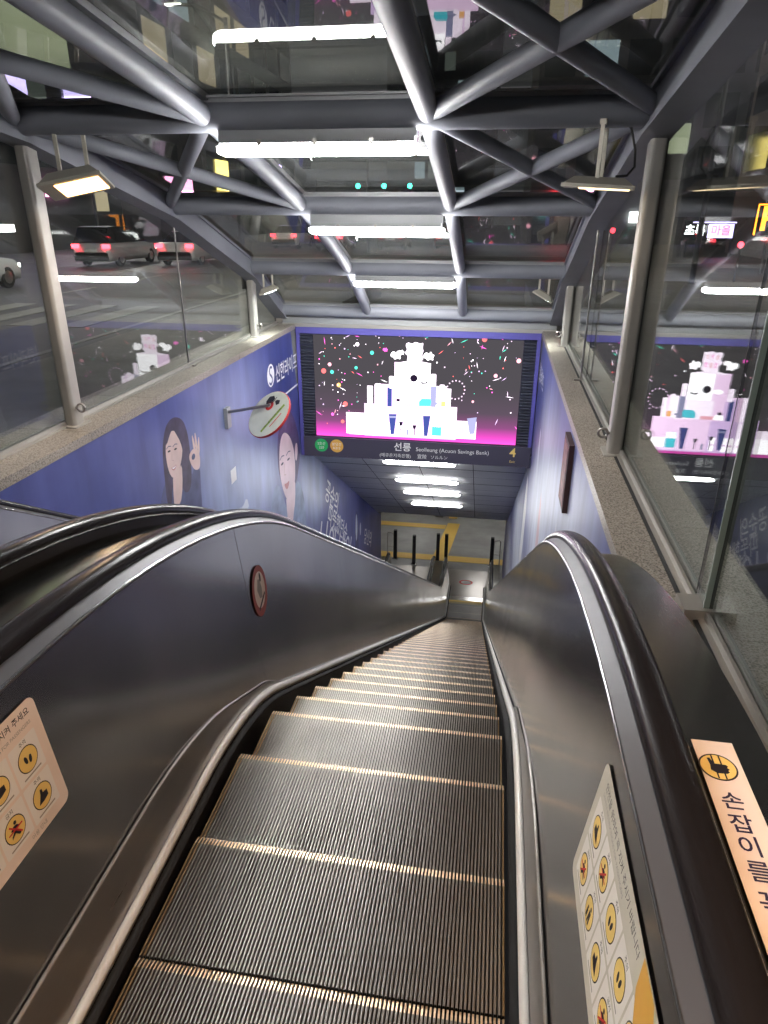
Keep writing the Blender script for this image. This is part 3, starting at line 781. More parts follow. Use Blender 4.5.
for i, y in enumerate((12.05, 13.75, 15.2, 16.9)):
    z = sz(y)-.065; a = math.atan(.59)
    t = thing('soffit_lamp', ['white tube lamp on the sloping soffit, nearest the station sign', 'white tube lamp on the sloping soffit, second from the sign', 'white tube lamp on the sloping soffit, third from the sign', 'white tube lamp on the sloping soffit, lowest and farthest'][i], 'lamp', (-1.25, y, z), group='tube lamps on the soffit')
    t.rotation_euler = (-a, 0, 0)
    mb = MB(); mb.box((-.68, -.05, .01), (.68, .05, .05), 'plastic_grey'); mb.box((-.55, -.03, .05), (-.45, .03, .10), 'plastic_grey'); mb.box((.45, -.03, .05), (.55, .03, .10), 'plastic_grey'); mb.build('housing', t)
    mb = MB(); pr = [(-.052, .022), (-.056, -.010), (-.03, -.032), (.03, -.032), (.056, -.010), (.052, .022)]; n = 6; vs = []
    for x, s in ((-.67, .5), (-.62, 1), (.62, 1), (.67, .5)): vs += [(x, p*s, q*s) for p, q in pr]
    mb.add(vs, [(i_*n+j, i_*n+(j+1) % n, (i_+1)*n+(j+1) % n, (i_+1)*n+j) for i_ in range(3) for j in range(n)]+[tuple(range(n))[::-1], tuple(range(3*n, 4*n))], 'tube_soffit', True); mb.build('diffuser', t)
def floodlight(x, y, z, zbm, mat, label, tilt, rz, power=0, col=(1, .7, .4), scale=1., cable=False, pitch=0, side=False, thick=.075):
    t = thing('floodlight', label, 'lamp', (x, y, zbm), rz, group=None)
    d = zbm-z
    mb = MB(); w = .10*scale
    B = Matrix.Rotation(R(84), 4, 'Z') if side else Matrix.Identity(4)
    for s in (-1, 1): mb.box((s*w-.012, -.012, -d), (s*w+.012, .012, -.08), 'lamp_body', M=B)
    mb.box((-w-.012, -.02, -.085), (w+.012, .02, -.055), 'lamp_body', M=B); mb.build('bracket', t)
    M = Matrix.Translation((0, 0, -d)) @ Matrix.Rotation(R(pitch), 4, 'X') @ Matrix.Rotation(R(tilt), 4, 'Y')
    hb = MB(); hx, hy = .22*scale, .15*scale
    vs = [(-hx, -hy, .0), (hx, -hy, 0), (hx, hy, 0), (-hx, hy, 0), (-hx*.7, -hy*.7, .0+thick*scale), (hx*.7, -hy*.7, .0+thick*scale), (hx*.7, hy*.7, .0+thick*scale), (-hx*.7, hy*.7, .0+thick*scale)]
    hb.add(vs, [(4, 5, 6, 7), (0, 1, 5, 4), (1, 2, 6, 5), (2, 3, 7, 6), (3, 0, 4, 7)], 'lamp_body', M=M)
    hb.box((-hx-.008, -hy-.008, -.02), (hx+.008, hy+.008, .002), 'lamp_body', M=M)
    h = hb.build('head', t)
    lb = MB(); lb.box((-hx*.55, -hy*.8, -.024), (hx*.9, hy*.8, -.0205), mat, M=M); lb.build('lens', h)
    if cable:
        cb = MB(); cb.tube([(.10, 0, -.05), (.16, .02, -.10), (.20, .03, -.22), (.21, .02, -.32), (.17, 0, -.37), (.10, 0, -d+.05)], .008, 'black', 8); cb.build('cable', t)
    if power:
        nrm = M.to_3x3() @ Vector((0, 0, -1)); base = M @ Vector((0, 0, -.05))
        l = light('lamp_beam', 'SPOT', tuple(base), power, col, .08, t, spot=130)
        l.rotation_euler = nrm.to_track_quat('-Z', 'Y').to_euler()
    return t
floodlight(-3.09, 5.12, 2.06, 2.475, 'flood_warm', 'lit warm floodlight hanging beside the tall left post', -12, R(12), 30, (1, .76, .52), cable=False, pitch=-16)
floodlight(.60, 5.12, 2.05, 2.475, 'flood_dim', 'dim floodlight with a dangling cable beside the tall right post', 3, R(-8), 4, cable=True, side=True, thick=.045)
floodlight(-3.22, 9.8, .87, 1.18, 'flood_white', 'small floodlight by the far left post shining on the coping', -18, R(20), 45, (.9, 1, .95), .62)
floodlight(.60, 9.8, .87, 1.18, 'flood_white', 'small floodlight by the far right post shining on the coping', 28, R(-10), 45, (.9, 1, .95), .62)
floodlight(-3.05, .40, 2.50, 2.95, 'flood_warm', 'warm floodlight at the top landing above the left coping', -20, R(0), 75, (1, .56, .27))
floodlight(.55, .40, 2.50, 2.95, 'flood_warm', 'warm floodlight at the top landing above the right coping', 20, R(0), 62, (1, .58, .30))

# ------------------------------------------------------------------ station sign with display
sg = thing('station_sign', 'wide station sign box with bright video screen above the station name', 'sign', (0, 0, 0))
mb = MB()
mb.box((XL+.03, YS, -2.075), (XR-.03, YS+.45, .16), 'sign_dark')
mb.box((XL+.02, YS-.05, .055), (XR-.02, YS+.02, .188), 'sign_blue'); mb.box((XL+.02, YS-.03, -2.075), (XL+.08, YS+.02, .10), 'sign_blue'); mb.box((XR-.08, YS-.03, -1.72), (XR-.02, YS+.02, .10), 'sign_blue')
mb.box((-2.99, YS-.022, .035), (.47, YS+.01, .06), 'sign_dark')
mb.build('housing', sg)
for x0, x1 in ((XL+.08, -2.99), (.47, XR-.08)):
    mb = MB(); k = 0; z = -1.70
    while z < .09:
        mb.add([(x0, YS-.005, z), (x1, YS-.005, z), (x1, YS-.035, z+.03), (x0, YS-.035, z+.03)], [(0, 1, 2, 3)], 'louvre'); mb.add([(x0, YS-.035, z+.03), (x1, YS-.035, z+.03), (x1, YS-.005, z+.045), (x0, YS-.005, z+.045)], [(0, 1, 2, 3)], 'louvre'); z += .05
    mb.build('louvre_panel', sg)
mb = MB()
SY = YS-.012
def S(cx, cy): return (-3.19+cx*.00531, .311-.00553*cy+.000166*cx)
lay = [0.]
def quadS(x0, y0, x1, y1, mat, rnd=0.):
    lay[0] += 1; e = .0002*min(lay[0], 40)
    a, b = S(x0, y1), S(x1, y0)
    pts = rrect(a[0], a[1], b[0], b[1], rnd) if rnd else [(a[0], a[1]), (b[0], a[1]), (b[0], b[1]), (a[0], b[1])]
    mb.flat(pts, lambda u, v: (u, SY-.002-e, v), mat)
def polyS(pts, mat):
    lay[0] += 1; e = .0002*min(lay[0], 40)
    mb.flat([S(*p) for p in pts], lambda u, v: (u, SY-.002-e, v), mat)
mb.box((-2.985, SY, -1.70), (.455, SY+.02, .035), 'px_ground')
def starS(cx, cy, r, mat):
    pts = [(-1, -.35), (-.45, -.7), (-.1, -.35), (.35, -.85), (.55, -.3), (1, -.2), (.7, .25), (.8, .75), (.2, .55), (-.3, .8), (-.5, .35), (-1, .3)]
    polyS(smooth([(cx+r*a, cy+r*b) for a, b in pts], 1), mat)
# tiers of the cake
quadS(140, 290, 200, 356, 'px_white'); quadS(495, 312, 560, 366, 'px_white'); quadS(150, 315, 200, 358, 'px_pure')
quadS(200, 268, 497, 362, 'px_lav'); quadS(330, 268, 497, 362, 'px_pale'); quadS(225, 272, 250, 360, 'px_white')
quadS(210, 205, 228, 268, 'px_white'); quadS(234, 198, 258, 268, 'px_white', .03); quadS(250, 205, 462, 268, 'px_pale'); quadS(262, 205, 300, 268, 'px_lav'); quadS(275, 210, 289, 268, 'px_navy'); quadS(330, 205, 440, 268, 'px_white')
quadS(297, 136, 410, 212, 'px_pale'); quadS(340, 136, 410, 212, 'px_pure'); polyS([(297, 137)]+[(297+113*k/12, 137-8*math.sin(math.pi*k/12)) for k in range(1, 12)]+[(410, 137)], 'px_white')
quadS(280, 175, 296, 212, 'px_white', .02); quadS(412, 168, 428, 206, 'px_white', .02); quadS(440, 200, 456, 268, 'px_white', .02); quadS(462, 212, 476, 268, 'px_white'); quadS(412, 205, 430, 268, 'px_slate')
# goods standing on the tiers
polyS([(358+12*math.cos(k*math.pi/10), 181+11*math.sin(k*math.pi/10)) for k in range(20)], 'px_black'); polyS([(325+14*math.cos(k*math.pi/8), 186+7*math.sin(k*math.pi/8)) for k in range(16)], 'px_pure'); polyS([(378, 190), (392, 194), (405, 189), (400, 197), (384, 198)], 'px_black')
polyS([(376, 252), (384, 243), (412, 243), (415, 252), (412, 266), (376, 266)], 'px_cyan'); polyS([(420, 250), (440, 258), (420, 266)], 'px_slate'); quadS(446, 250, 460, 266, 'px_orange'); quadS(322, 258, 362, 267, 'px_rose'); polyS([(296, 262), (300, 252), (322, 252), (326, 266), (296, 267)], 'px_pure'); quadS(304, 244, 315, 252, 'px_black')
for k, x in enumerate((232, 252, 272, 308)): quadS(x, 318, x+15, 360, 'px_pure', .02); quadS(x+2, 338, x+13, 343, 'px_pale')
polyS([(280, 292), (305, 292), (297, 356), (286, 356)], 'px_navy'); polyS([(281, 298), (304, 298), (303, 304), (282, 304)], 'px_slate')
polyS([(390, 296), (414, 296), (406, 360), (395, 360)], 'px_navy'); quadS(420, 312, 450, 358, 'px_cyan'); quadS(420, 312, 450, 330, 'px_pure'); quadS(452, 330, 492, 358, 'px_pure')
for x, y in ((362, 326), (318, 316)): quadS(x, y+8, x+3, 358, 'px_black'); polyS([(x-5, y), (x+8, y), (x+5, y+12), (x-2, y+12)], 'px_black')
quadS(338, 340, 345, 358, 'px_slate'); polyS([(530, 302), (560, 298), (556, 350), (540, 352)], 'px_slate'); polyS([(500, 335), (512, 322), (524, 335), (524, 356), (500, 356)], 'px_rose')
# the burst and stars on top
polyS(smooth([(330, 82), (338, 74), (350, 79), (362, 73), (376, 79), (386, 75), (383, 92), (387, 100), (381, 110), (388, 126), (372, 131), (352, 133), (334, 131), (340, 114), (327, 106), (337, 96)]), 'px_white')
for k, pts in enumerate(([(340, 86), (346, 82), (350, 94), (342, 98)], [(355, 84), (362, 82), (361, 96), (355, 95)], [(368, 84), (378, 86), (374, 96), (367, 94)], [(342, 106), (350, 104), (350, 122), (344, 120)], [(355, 106), (364, 104), (363, 120), (356, 122)], [(369, 105), (378, 106), (378, 120), (370, 119)])): polyS(smooth(pts, 1), 'px_pink' if k % 2 else 'px_rose'); polyS([(sum(p[0] for p in pts)/4+2*math.cos(q*math.pi/3), sum(p[1] for p in pts)/4+3*math.sin(q*math.pi/3)) for q in range(6)], 'px_pure')
starS(302, 112, 17, 'px_pure'); starS(318, 104, 10, 'px_pure'); starS(404, 115, 17, 'px_pure'); starS(268, 96, 8, 'px_pink')
rs = random.Random(11)
for k in range(230):
    x, y = rs.uniform(50, 685), rs.uniform(52, 330)
    if 200 < x < 500 and y > 195 or 290 < x < 415 and y > 65: continue
    if y > 250 and x > 200 and rs.random() < .6: continue
    c = rs.choice(['px_white', 'px_white', 'px_pure', 'px_pale', 'px_pink', 'px_teal', 'px_rose', 'px_red', 'px_lav'])
    r = rs.uniform(.9, 2.5)
    if rs.random() < .25:
        a = rs.uniform(0, 3.1); l = rs.uniform(6, 13); polyS([(x-l*math.cos(a), y-l*math.sin(a)), (x+1.2*math.sin(a), y-1.2*math.cos(a)), (x+l*math.cos(a), y+l*math.sin(a)), (x-1.2*math.sin(a), y+1.2*math.cos(a))], c)
    else: polyS([(x+r*math.cos(q*math.pi/3), y+r*math.sin(q*math.pi/3)) for q in range(6)], c)
for (x, y, r, c) in ((70, 160, 8, 'px_red'), (97, 163, 6, 'px_teal'), (118, 203, 7, 'px_orange'), (138, 262, 8, 'px_red'), (128, 318, 6, 'px_red'), (226, 105, 6, 'px_teal'), (90, 140, 6, 'px_rose'), (95, 295, 5, 'px_pink'), (570, 66, 8, 'px_red'), (610, 172, 6, 'px_rose'), (676, 128, 7, 'px_rose'), (545, 250, 4, 'px_rose'), (395, 58, 5, 'px_teal'), (175, 150, 5, 'px_teal'), (180, 80, 6, 'px_white')):
    polyS([(x+r*math.cos(q*math.pi/5), y+r*math.sin(q*math.pi/5)) for q in range(10)], c)
for k in range(16):
    a = k*math.pi/8; polyS([(490+28*math.cos(a)+2.2*math.cos(q*math.pi/3), 215+28*math.sin(a)+2.2*math.sin(q*math.pi/3)) for q in range(6)], 'px_pale')
mb.build('screen', sg)['label'] = 'lit video screen showing a white tiered cake of cosmetics among sparks'
mb = MB(); mb.box((XL+.08, YS-.045, -2.075), (XR-.02, YS+.01, -1.725), 'sign_dark'); nb = mb.build('name_band', sg)
FB = lambda u, v: (u, YS-.0465, v)
mb = MB()
mb.text('선릉', .165, lambda a, b: FB(-1.61+a, -1.835+b), 'sign_white', bold=.012)
mb.text('Seolleung (Acuon Savings Bank)', .098, lambda a, b: FB(-1.225+a, -1.855+b), 'sign_white')
mb.text('(애큐온저축은행)', .078, lambda a, b: FB(-1.86+a, -1.99+b), 'sign_white'); mb.text('宣陵', .085, lambda a, b: FB(-1.20+a, -1.985+b), 'sign_white'); mb.text('ソルルン', .075, lambda a, b: FB(-.97+a, -1.985+b), 'sign_white')
mb.build('lettering', nb)
mb = MB(); mb.text('4', .22, lambda a, b: FB(.42+a, -1.83+b), 'yellow', 'CENTER', bold=.012); mb.text('Exit', .06, lambda a, b: FB(.42+a, -1.985+b), 'yellow', 'CENTER'); mb.build('exit_number', nb)
for x, m_, a_, b_ in ((-2.895, 'green', '2호선', '220'), (-2.62, 'ochre', '분당선', 'K215')):
    mb = MB(); mb.flat(ell(x, -1.868, .118, .118, 36), FB, m_); F2 = lambda u, v: (u, YS-.0475, v)
    mb.text(a_, .062, lambda a, b: F2(x+a, -1.84+b), 'sign_white', 'CENTER'); mb.text(b_, .062, lambda a, b: F2(x+a, -1.91+b), 'sign_white', 'CENTER'); mb.build('line_badge', nb)

# ------------------------------------------------------------------ posters
def lowline(y): return zs(y)-.15
pl = thing('poster', 'long blue advertising poster with two portraits on the left wall', 'poster', (XL, 0, 0))
def poster_base(par, x, sgn, ymax, mat):
    mb = MB(); ys_ = [-2.5+.5*k for k in range(int((ymax+2.5)/.5)+1)]+[ymax]
    top = [(y, min(COP-.08, (sz(y)-.0) if y > YS+.02 else 9)) for y in ys_]; bot = [(y, max(LOW+.02, lowline(y)-.3)) for y in ys_]
    for i in range(len(ys_)-1):
        if top[i][1] > bot[i][1]: mb.prism([bot[i], bot[i+1], top[i+1], top[i]], 0, sgn*.004, mat)
    return mb.build('printed_sheet', par)
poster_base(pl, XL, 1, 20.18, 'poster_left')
def FL(k): return lambda u, v: (.0045+.0008*k, u, v)
mb = MB()
def F(pts, k, mat): mb.flat(pts, FL(k), mat)
# woman in dark jacket making a ring with her fingers
F(smooth([(6.242, -.38), (6.314, -.213), (6.418, -.114), (6.582, -.089), (6.78, -.168), (6.863, -.33), (6.88, -.529), (6.86, -.82), (6.78, -1.0), (6.62, -.98), (6.55, -.78), (6.36, -.78), (6.30, -1.0), (6.20, -.96), (6.22, -.62)]), 1, 'hair')
F(smooth([(6.0, -1.35), (6.03, -.95), (6.138, -.754), (6.30, -.66), (6.47, -.85), (6.664, -.725), (6.80, -.78), (6.86, -.85), (6.944, -.772), (7.087, -.828), (7.06, -1.028), (7.02, -1.4)], 1), 0, 'jacket')
F(smooth([(6.402, -.68), (6.521, -.69), (6.643, -.62), (6.60, -.874), (6.50, -1.06), (6.345, -1.02), (6.37, -.85)], 1), 2, 'skin')
F(smooth([(6.372, -.243), (6.465, -.216), (6.566, -.236), (6.671, -.312), (6.708, -.434), (6.672, -.548), (6.594, -.648), (6.496, -.702), (6.409, -.721), (6.345, -.659), (6.308, -.547), (6.301, -.394)]), 3, 'skin')
F(smooth([(6.30, -.30), (6.40, -.20), (6.52, -.20), (6.44, -.25), (6.35, -.33)], 1), 4, 'hair'); F(smooth([(6.52, -.20), (6.68, -.29), (6.73, -.44), (6.70, -.55), (6.67, -.40), (6.58, -.27)], 1), 4, 'hair')
for y, z in ((6.383, -.408), (6.53, -.430)): F(ell(y, z, .034, .010, 14, rot=-.1), 5, 'ink'); F(strip([(y-.055, z+.04), (y, z+.055), (y+.055, z+.038)], .009), 5, 'hair_soft')
F(strip([(6.44, -.44), (6.42, -.52), (6.46, -.535)], .010), 5, 'skin_dark')
F(smooth([(6.382, -.585), (6.44, -.603), (6.515, -.590), (6.485, -.630), (6.43, -.640), (6.40, -.618)], 1), 5, 'lips'); F(smooth([(6.398, -.592), (6.44, -.608), (6.50, -.598), (6.47, -.618), (6.42, -.621)], 1), 6, 'print_white')
F(smooth([(6.83, -.616), (6.893, -.575), (6.994, -.565), (7.10, -.63), (7.115, -.748), (7.073, -.85), (6.939, -.82), (6.848, -.699)]), 2, 'skin')
for q in ([(6.965, -.60), (6.955, -.425), (6.985, -.408), (7.035, -.60)], [(7.02, -.60), (7.03, -.41), (7.065, -.405), (7.085, -.63)], [(7.065, -.63), (7.115, -.485), (7.15, -.485), (7.12, -.69)]): F(smooth(q, 1), 2, 'skin')
F(ell(6.94, -.655, .048, .034, 16), 4, 'jacket')
mb.build('printed_portrait', pl)['label'] = 'portrait of a smiling person with long dark hair and raised hand'
mb = MB()
F(smooth([(9.925, -1.75), (9.994, -1.369), (10.227, -1.146), (10.604, -1.047), (10.953, -1.292), (11.197, -1.739), (11.20, -2.10), (11.02, -2.35), (10.85, -2.5), (10.3, -2.5), (10.0, -2.1)]), 1, 'hair_soft')
F(smooth([(9.2, -3.2), (9.394, -2.45), (9.613, -2.15), (9.893, -2.08), (10.157, -2.5), (10.45, -3.0), (10.753, -2.75), (10.908, -2.40), (11.23, -2.68), (11.42, -3.2), (11.42, -4.2), (10.4, -3.9)], 1), 0, 'jacket_pale')
F(smooth([(10.25, -2.45), (10.583, -2.55), (10.84, -2.35), (10.78, -2.75), (10.60, -3.0), (10.52, -3.25), (10.30, -3.05), (10.27, -2.8)], 1), 2, 'skin_pink')
F(smooth([(10.085, -1.507), (10.226, -1.39), (10.408, -1.40), (10.673, -1.565), (10.851, -1.85), (10.876, -2.202), (10.789, -2.457), (10.583, -2.604), (10.379, -2.62), (10.181, -2.422), (10.021, -2.087), (9.997, -1.775)]), 3, 'skin_pink')
F(smooth([(10.91, -1.78), (11.05, -1.77), (11.07, -1.95), (10.97, -2.10), (10.88, -2.04)]), 4, 'skin_pink')
F(smooth([(9.99, -1.70), (10.10, -1.42), (10.35, -1.33), (10.70, -1.50), (10.90, -1.85), (10.93, -1.65), (10.72, -1.33), (10.35, -1.22), (10.05, -1.38)], 1), 5, 'hair_soft')
for y, z in ((10.15, -1.862), (10.50, -1.90)): F(ell(y, z, .075, .020, 14, rot=-.08), 5, 'hair'); F(strip([(y-.12, z+.10), (y, z+.130), (y+.13, z+.10)], .018), 5, 'hair_soft')
F(strip([(10.27, -1.9), (10.22, -2.08), (10.32, -2.11)], .018), 5, 'skin_dark')
F(smooth([(10.17, -2.22), (10.33, -2.27), (10.50, -2.27), (10.42, -2.37), (10.30, -2.38)], 1), 5, 'lips')
mb.build('printed_portrait', pl)['label'] = 'larger portrait of a person with dark hair beside the sign box'
mb = MB()
mb.flat(ell(9.86, -.36, .17, .17, 32), FL(1), 'print_white')
sc = [(9.93, -.26), (9.90, -.235), (9.84, -.24), (9.80, -.285), (9.82, -.335), (9.88, -.37), (9.92, -.41), (9.91, -.46), (9.86, -.49), (9.80, -.475), (9.78, -.445)]
mb.flat(strip(sc, .036), FL(2), 'poster_left')
mb.build('printed_emblem', pl)
mb = MB(); mb.text('신한라이프', .30, lambda a, b: FL(1)(10.09+a*.86, -.42+b), 'print_white', bold=.012); mb.flat(strip([(10.30, -.805), (11.26, -.805)], .03), FL(1), 'print_white'); mb.build('lettering', pl)
def slant(body, size, y, z, ang, mat='print_white', bold=0.01):
    c, s_ = math.cos(ang), math.sin(ang); mb.text(body, size, lambda a, b: FL(1)(y+a*c-b*s_, z+a*s_+b*c), mat, bold=bold)
mb = MB(); slant('공순의', .52, 12.95, -3.42, R(-36)); slant('따뜻했던순', .50, 13.10, -4.05, R(-36)); mb.build('lettering', pl)
mb = MB(); slant('나의 내일', .92, 12.25, -4.25, R(-32)); mb.build('lettering', pl)
mb = MB(); slant('당신의', .5, 17.2, -6.5, R(-30)); mb.build('lettering', pl)
mb = MB(); F([(7.98, -1.20), (8.17, -1.20), (8.17, -1.39), (7.98, -1.39)], 1, 'print_white'); mb.build('printed_motif', pl)
mb = MB(); F(smooth([(8.1, -1.98), (8.15, -1.80), (8.3, -1.85), (8.48, -1.76), (8.55, -1.98)], 1), 1, 'pale_print'); mb.build('printed_motif', pl)
mb = MB()
F(smooth([(15.85, -6.9), (15.95, -5.55), (16.05, -5.25), (16.25, -5.3), (16.35, -5.6), (16.45, -6.9)], 1), 1, 'jacket'); F(smooth([(16.0, -5.75), (16.05, -5.35), (16.2, -5.35), (16.28, -5.7), (16.2, -6.1), (16.05, -6.1)], 1), 2, 'pale_print'); F(smooth([(16.55, -5.9), (16.75, -5.8), (16.75, -6.2), (16.6, -6.2)], 1), 2, 'pale_print')
mb.build('printed_portrait', pl)['label'] = 'small standing figure printed far down the wall'

pr_ = thing('poster', 'blue and white advertising poster seen edge-on along the right wall', 'poster', (XR, 0, 0))
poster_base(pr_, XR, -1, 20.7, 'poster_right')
FR = lambda k: (lambda u, v: (-.0045-.0008*k, u, v))
mb = MB(); mb.text('신한라이프', .30, lambda a, b: FR(1)(11.20-a*.80, -.42+b), 'print_white', bold=.012); mb.build('lettering', pr_)
mb = MB()
for pts, m_ in (([(9.6, -1.0), (9.9, -.95), (9.95, -2.6), (9.5, -2.4)], 'pale_print'), ([(8.4, -1.7), (8.7, -1.4), (8.8, -3.2), (8.2, -3.0)], 'skin_pink'), ([(7.2, -1.5), (7.35, -1.3), (7.3, -2.6), (7.1, -2.5)], 'pale_print'), ([(11.3, -2.6), (11.9, -2.3), (12.2, -4.6), (11.4, -4.0)], 'print_white'), ([(13.5, -4.0), (14.2, -3.8), (14.4, -6.0), (13.6, -5.6)], 'pale_print'), ([(6.5, -1.0), (6.55, -1.0), (6.6, -1.9), (6.48, -1.8)], 'print_white')):
    mb = MB(); mb.flat(smooth(pts, 1), FR(1), m_); mb.build('printed_motif', pr_)
# narrow framed board on the right wall
t = thing('wall_board', 'narrow dark red patterned board mounted on the right wall above the handrail', 'board', (XR-.006, 6.0, -.25))
mb = MB(); mb.box((-.045, -.21, -.32), (0, .21, .31), 'wood_dark'); mb.build('frame', t)
mb = MB(); mb.box((-.049, -.17, -.28), (-.044, .17, .27), 'maroon'); mb.build('panel', t)
# round plate sign on its arm
t = thing('round_sign', 'round white plate sign with red rim on an arm from the left wall', 'sign', (XL, 0, 0))
mb = MB(); mb.box((.005, 7.93, -.62), (.05, 8.05, -.36), 'plastic_grey'); mb.tube([(.02, 7.98, -.42), (.60, 7.98, -.30)], .020, 'steel', 12); mb.build('arm', t)
n = Vector((-.35, -.48, .53)).normalized(); major = Vector((.656, .386, .65)); major = (major-n*major.dot(n)).normalized(); minor = n.cross(major); sgn_ = 1 if minor.z > 0 else -1
Md = Matrix(((major.x, minor.x, n.x, .60-major.x*.08-sgn_*minor.x*.09), (major.y, minor.y, n.y, 7.98-major.y*.08-sgn_*minor.y*.09), (major.z, minor.z, n.z, -.315-major.z*.08-sgn_*minor.z*.09), (0, 0, 0, 1)))
mb = MB(); mb.lathe([(0, -.035), (.30, -.035), (.325, -.02), (.325, .005), (.315, .010)], 'disc_rim', 48, Md); o = mb.build('rim', t)
mb = MB(); D = lambda k: (lambda u, v: tuple(Md @ Vector((u, v, .011+.0012*k))))
mb.flat(ell(0, 0, .318, .318, 48), D(0), 'disc_face'); mb.flat(ell(.08, .09*sgn_, .065, .065, 24), D(2), 'red'); mb.flat(ell(.08, .10*sgn_, .03, .03, 16), D(3), 'disc_face')
mb.flat([(.03, .12), (.09, .20), (.16, .21), (.21, .15), (.19, .10), (.11, .09)], D(2), 'ink'); mb.flat([(.14, .0), (.17, .07), (.20, .05), (.22, .0), (.18, -.03)], D(2), 'ink'); mb.flat(strip([(.05, .08), (.22, .09)], .012), D(2), 'ink')
mb.flat(strip([(-.22, -.12), (.22, -.12)], .035), D(2), 'disc_green'); mb.text('에스컬레이터 안전', .042, lambda a, b: D(3)(a, -.12+b), 'ink', 'CENTER'); mb.flat(strip([(-.10, -.185), (.12, -.185)], .014), D(2), 'red')
mb.build('plate', t)

# ------------------------------------------------------------------ street: cars, lamps, signals, buildings
def make_car(paint, label, suv=True):
    t = thing('car', label, 'car', (0, 0, 0))
    W = .92
    if suv: belt = [(-2.28, .95), (-2.3, 1.02), (0, 1.0), (1.0, .98), (2.05, .86), (2.3, .70)]; H = 1.66; cab = [(-2.22, 1.0), (-1.95, H-.03), (-1.4, H), (.3, H-.02), (1.15, .98)]
    else: belt = [(-2.3, .90), (-2.2, 1.0), (-1.3, .99), (.9, .94), (2.0, .80), (2.3, .62)]; H = 1.43; cab = [(-1.75, .98), (-.95, H-.02), (-.5, H), (.2, H-.02), (1.2, .93)]
    mb = MB(); secs = []
    for y, zt, w in [(-2.36, .62, .80), (-2.32, .90 if suv else .86, .86), (-2.15, belt[1][1], .92), (-1.2, belt[2][1], .93), (0, belt[2][1]-.01, .93), (1.0, belt[3][1], .92), (1.9, belt[4][1], .89), (2.22, belt[5][1]+.04, .80), (2.34, .52, .70)]:
        zb_ = .24
        secs.append([(-w*.94, y, zb_), (-w, y, .45), (-w*1.0, y, zt*.72), (-w*.94, y, zt-.03), (-w*.80, y, zt), (w*.80, y, zt), (w*.94, y, zt-.03), (w, y, zt*.72), (w, y, .45), (w*.94, y, zb_)])
    n = 10; vs = [p for s in secs for p in s]
    mb.add(vs, [(i*n+j, i*n+(j+1) % n, (i+1)*n+(j+1) % n, (i+1)*n+j) for i in range(len(secs)-1) for j in range(n)]+[tuple(range(n)), tuple(range((len(secs)-1)*n, len(secs)*n))[::-1]], paint, True)
    mb.box((-.80, -2.40, .28), (.80, -2.30, .46), 'black'); mb.box((-.30, -2.385, .62), (.30, -2.35, .74), 'white')
    mb.build('body', t)
    mb = MB(); vs = []
    for y, z in cab:
        k = (z-.95)/(H-.95); w = .86-.17*max(0, k); vs += [(-w, y, z), (w, y, z)]
    m = len(cab)
    mb.add(vs, [(2*i, 2*i+1, 2*i+3, 2*i+2) for i in range(m-1)], 'car_glass'); mb.add(vs, [tuple(2*i for i in range(m))[::-1], tuple(2*i+1 for i in range(m))], 'car_glass')
    mb.build('windows', t)
    mb = MB(); r0 = cab[1]; r1 = cab[3]; mb.add([(-.68, r0[0], r0[1]+.004), (.68, r0[0], r0[1]+.004), (.70, cab[2][0], cab[2][1]+.012), (.68, r1[0], r1[1]+.004), (-.68, r1[0], r1[1]+.004), (-.70, cab[2][0], cab[2][1]+.012)], [(0, 1, 2, 5), (5, 2, 3, 4)], paint); mb.build('roof', t)
    for x in (-.80, .80):
        for y in (-1.42, 1.42):
            mb = MB(); M = Matrix.Translation((x, y, .335)) @ Matrix.Rotation(R(90), 4, 'Y')
            mb.lathe([(0, -.11), (.30, -.11), (.335, -.08), (.335, .08), (.30, .11), (0, .11)], 'tyre', 20, M); mb.lathe([(0, .115), (.19, .115), (.21, .105)], 'steel', 16, M); mb.lathe([(0, -.115), (.19, -.115), (.21, -.105)], 'steel', 16, M); mb.build('wheel', t)
        s = 1 if x > 0 else -1
        mb = MB(); mb.box((min(s*.55, s*.88), -2.38, .78), (max(s*.55, s*.88), -2.26, .95), 'led_red'); mb.build('tail_light', t)
        mb = MB(); mb.box((min(s*.48, s*.74), 2.22, .58), (max(s*.48, s*.74), 2.33, .70), 'head_light'); mb.build('headlight', t)
    return t
cA = make_car('car_silver', 'silver car with red tail lights halted on the street left of the canopy'); cA.location = (-17.7, 32.0, zg)
cB = make_car('car_white', 'pale saloon with bright red tail lights in the next lane', False); cB.location = (-14.4, 33.2, zg)
dup(cA, (-16.3, 19.4, zg), 0, 'silver car at the left edge beyond the tall post')
cD = make_car('car_red', 'dark red car farther along the street, seen through the low side glass', False); cD.location = (-17.9, 43.5, zg)
dup(cB, (-14.4, 50, zg), 0, 'pale saloon farther off behind the upper left roof glass')
cE = make_car('car_black', 'black car with tail lights beyond the roof glass, left of the middle tube lamp'); cE.location = (-10.6, 47, zg)
dup(cE, (-7.2, 50, zg), 0, 'black car with tail lights just right of the other black one')
dup(cD, (-3.6, 52, zg), 0, 'small dark red car farthest off above the middle tube lamp')
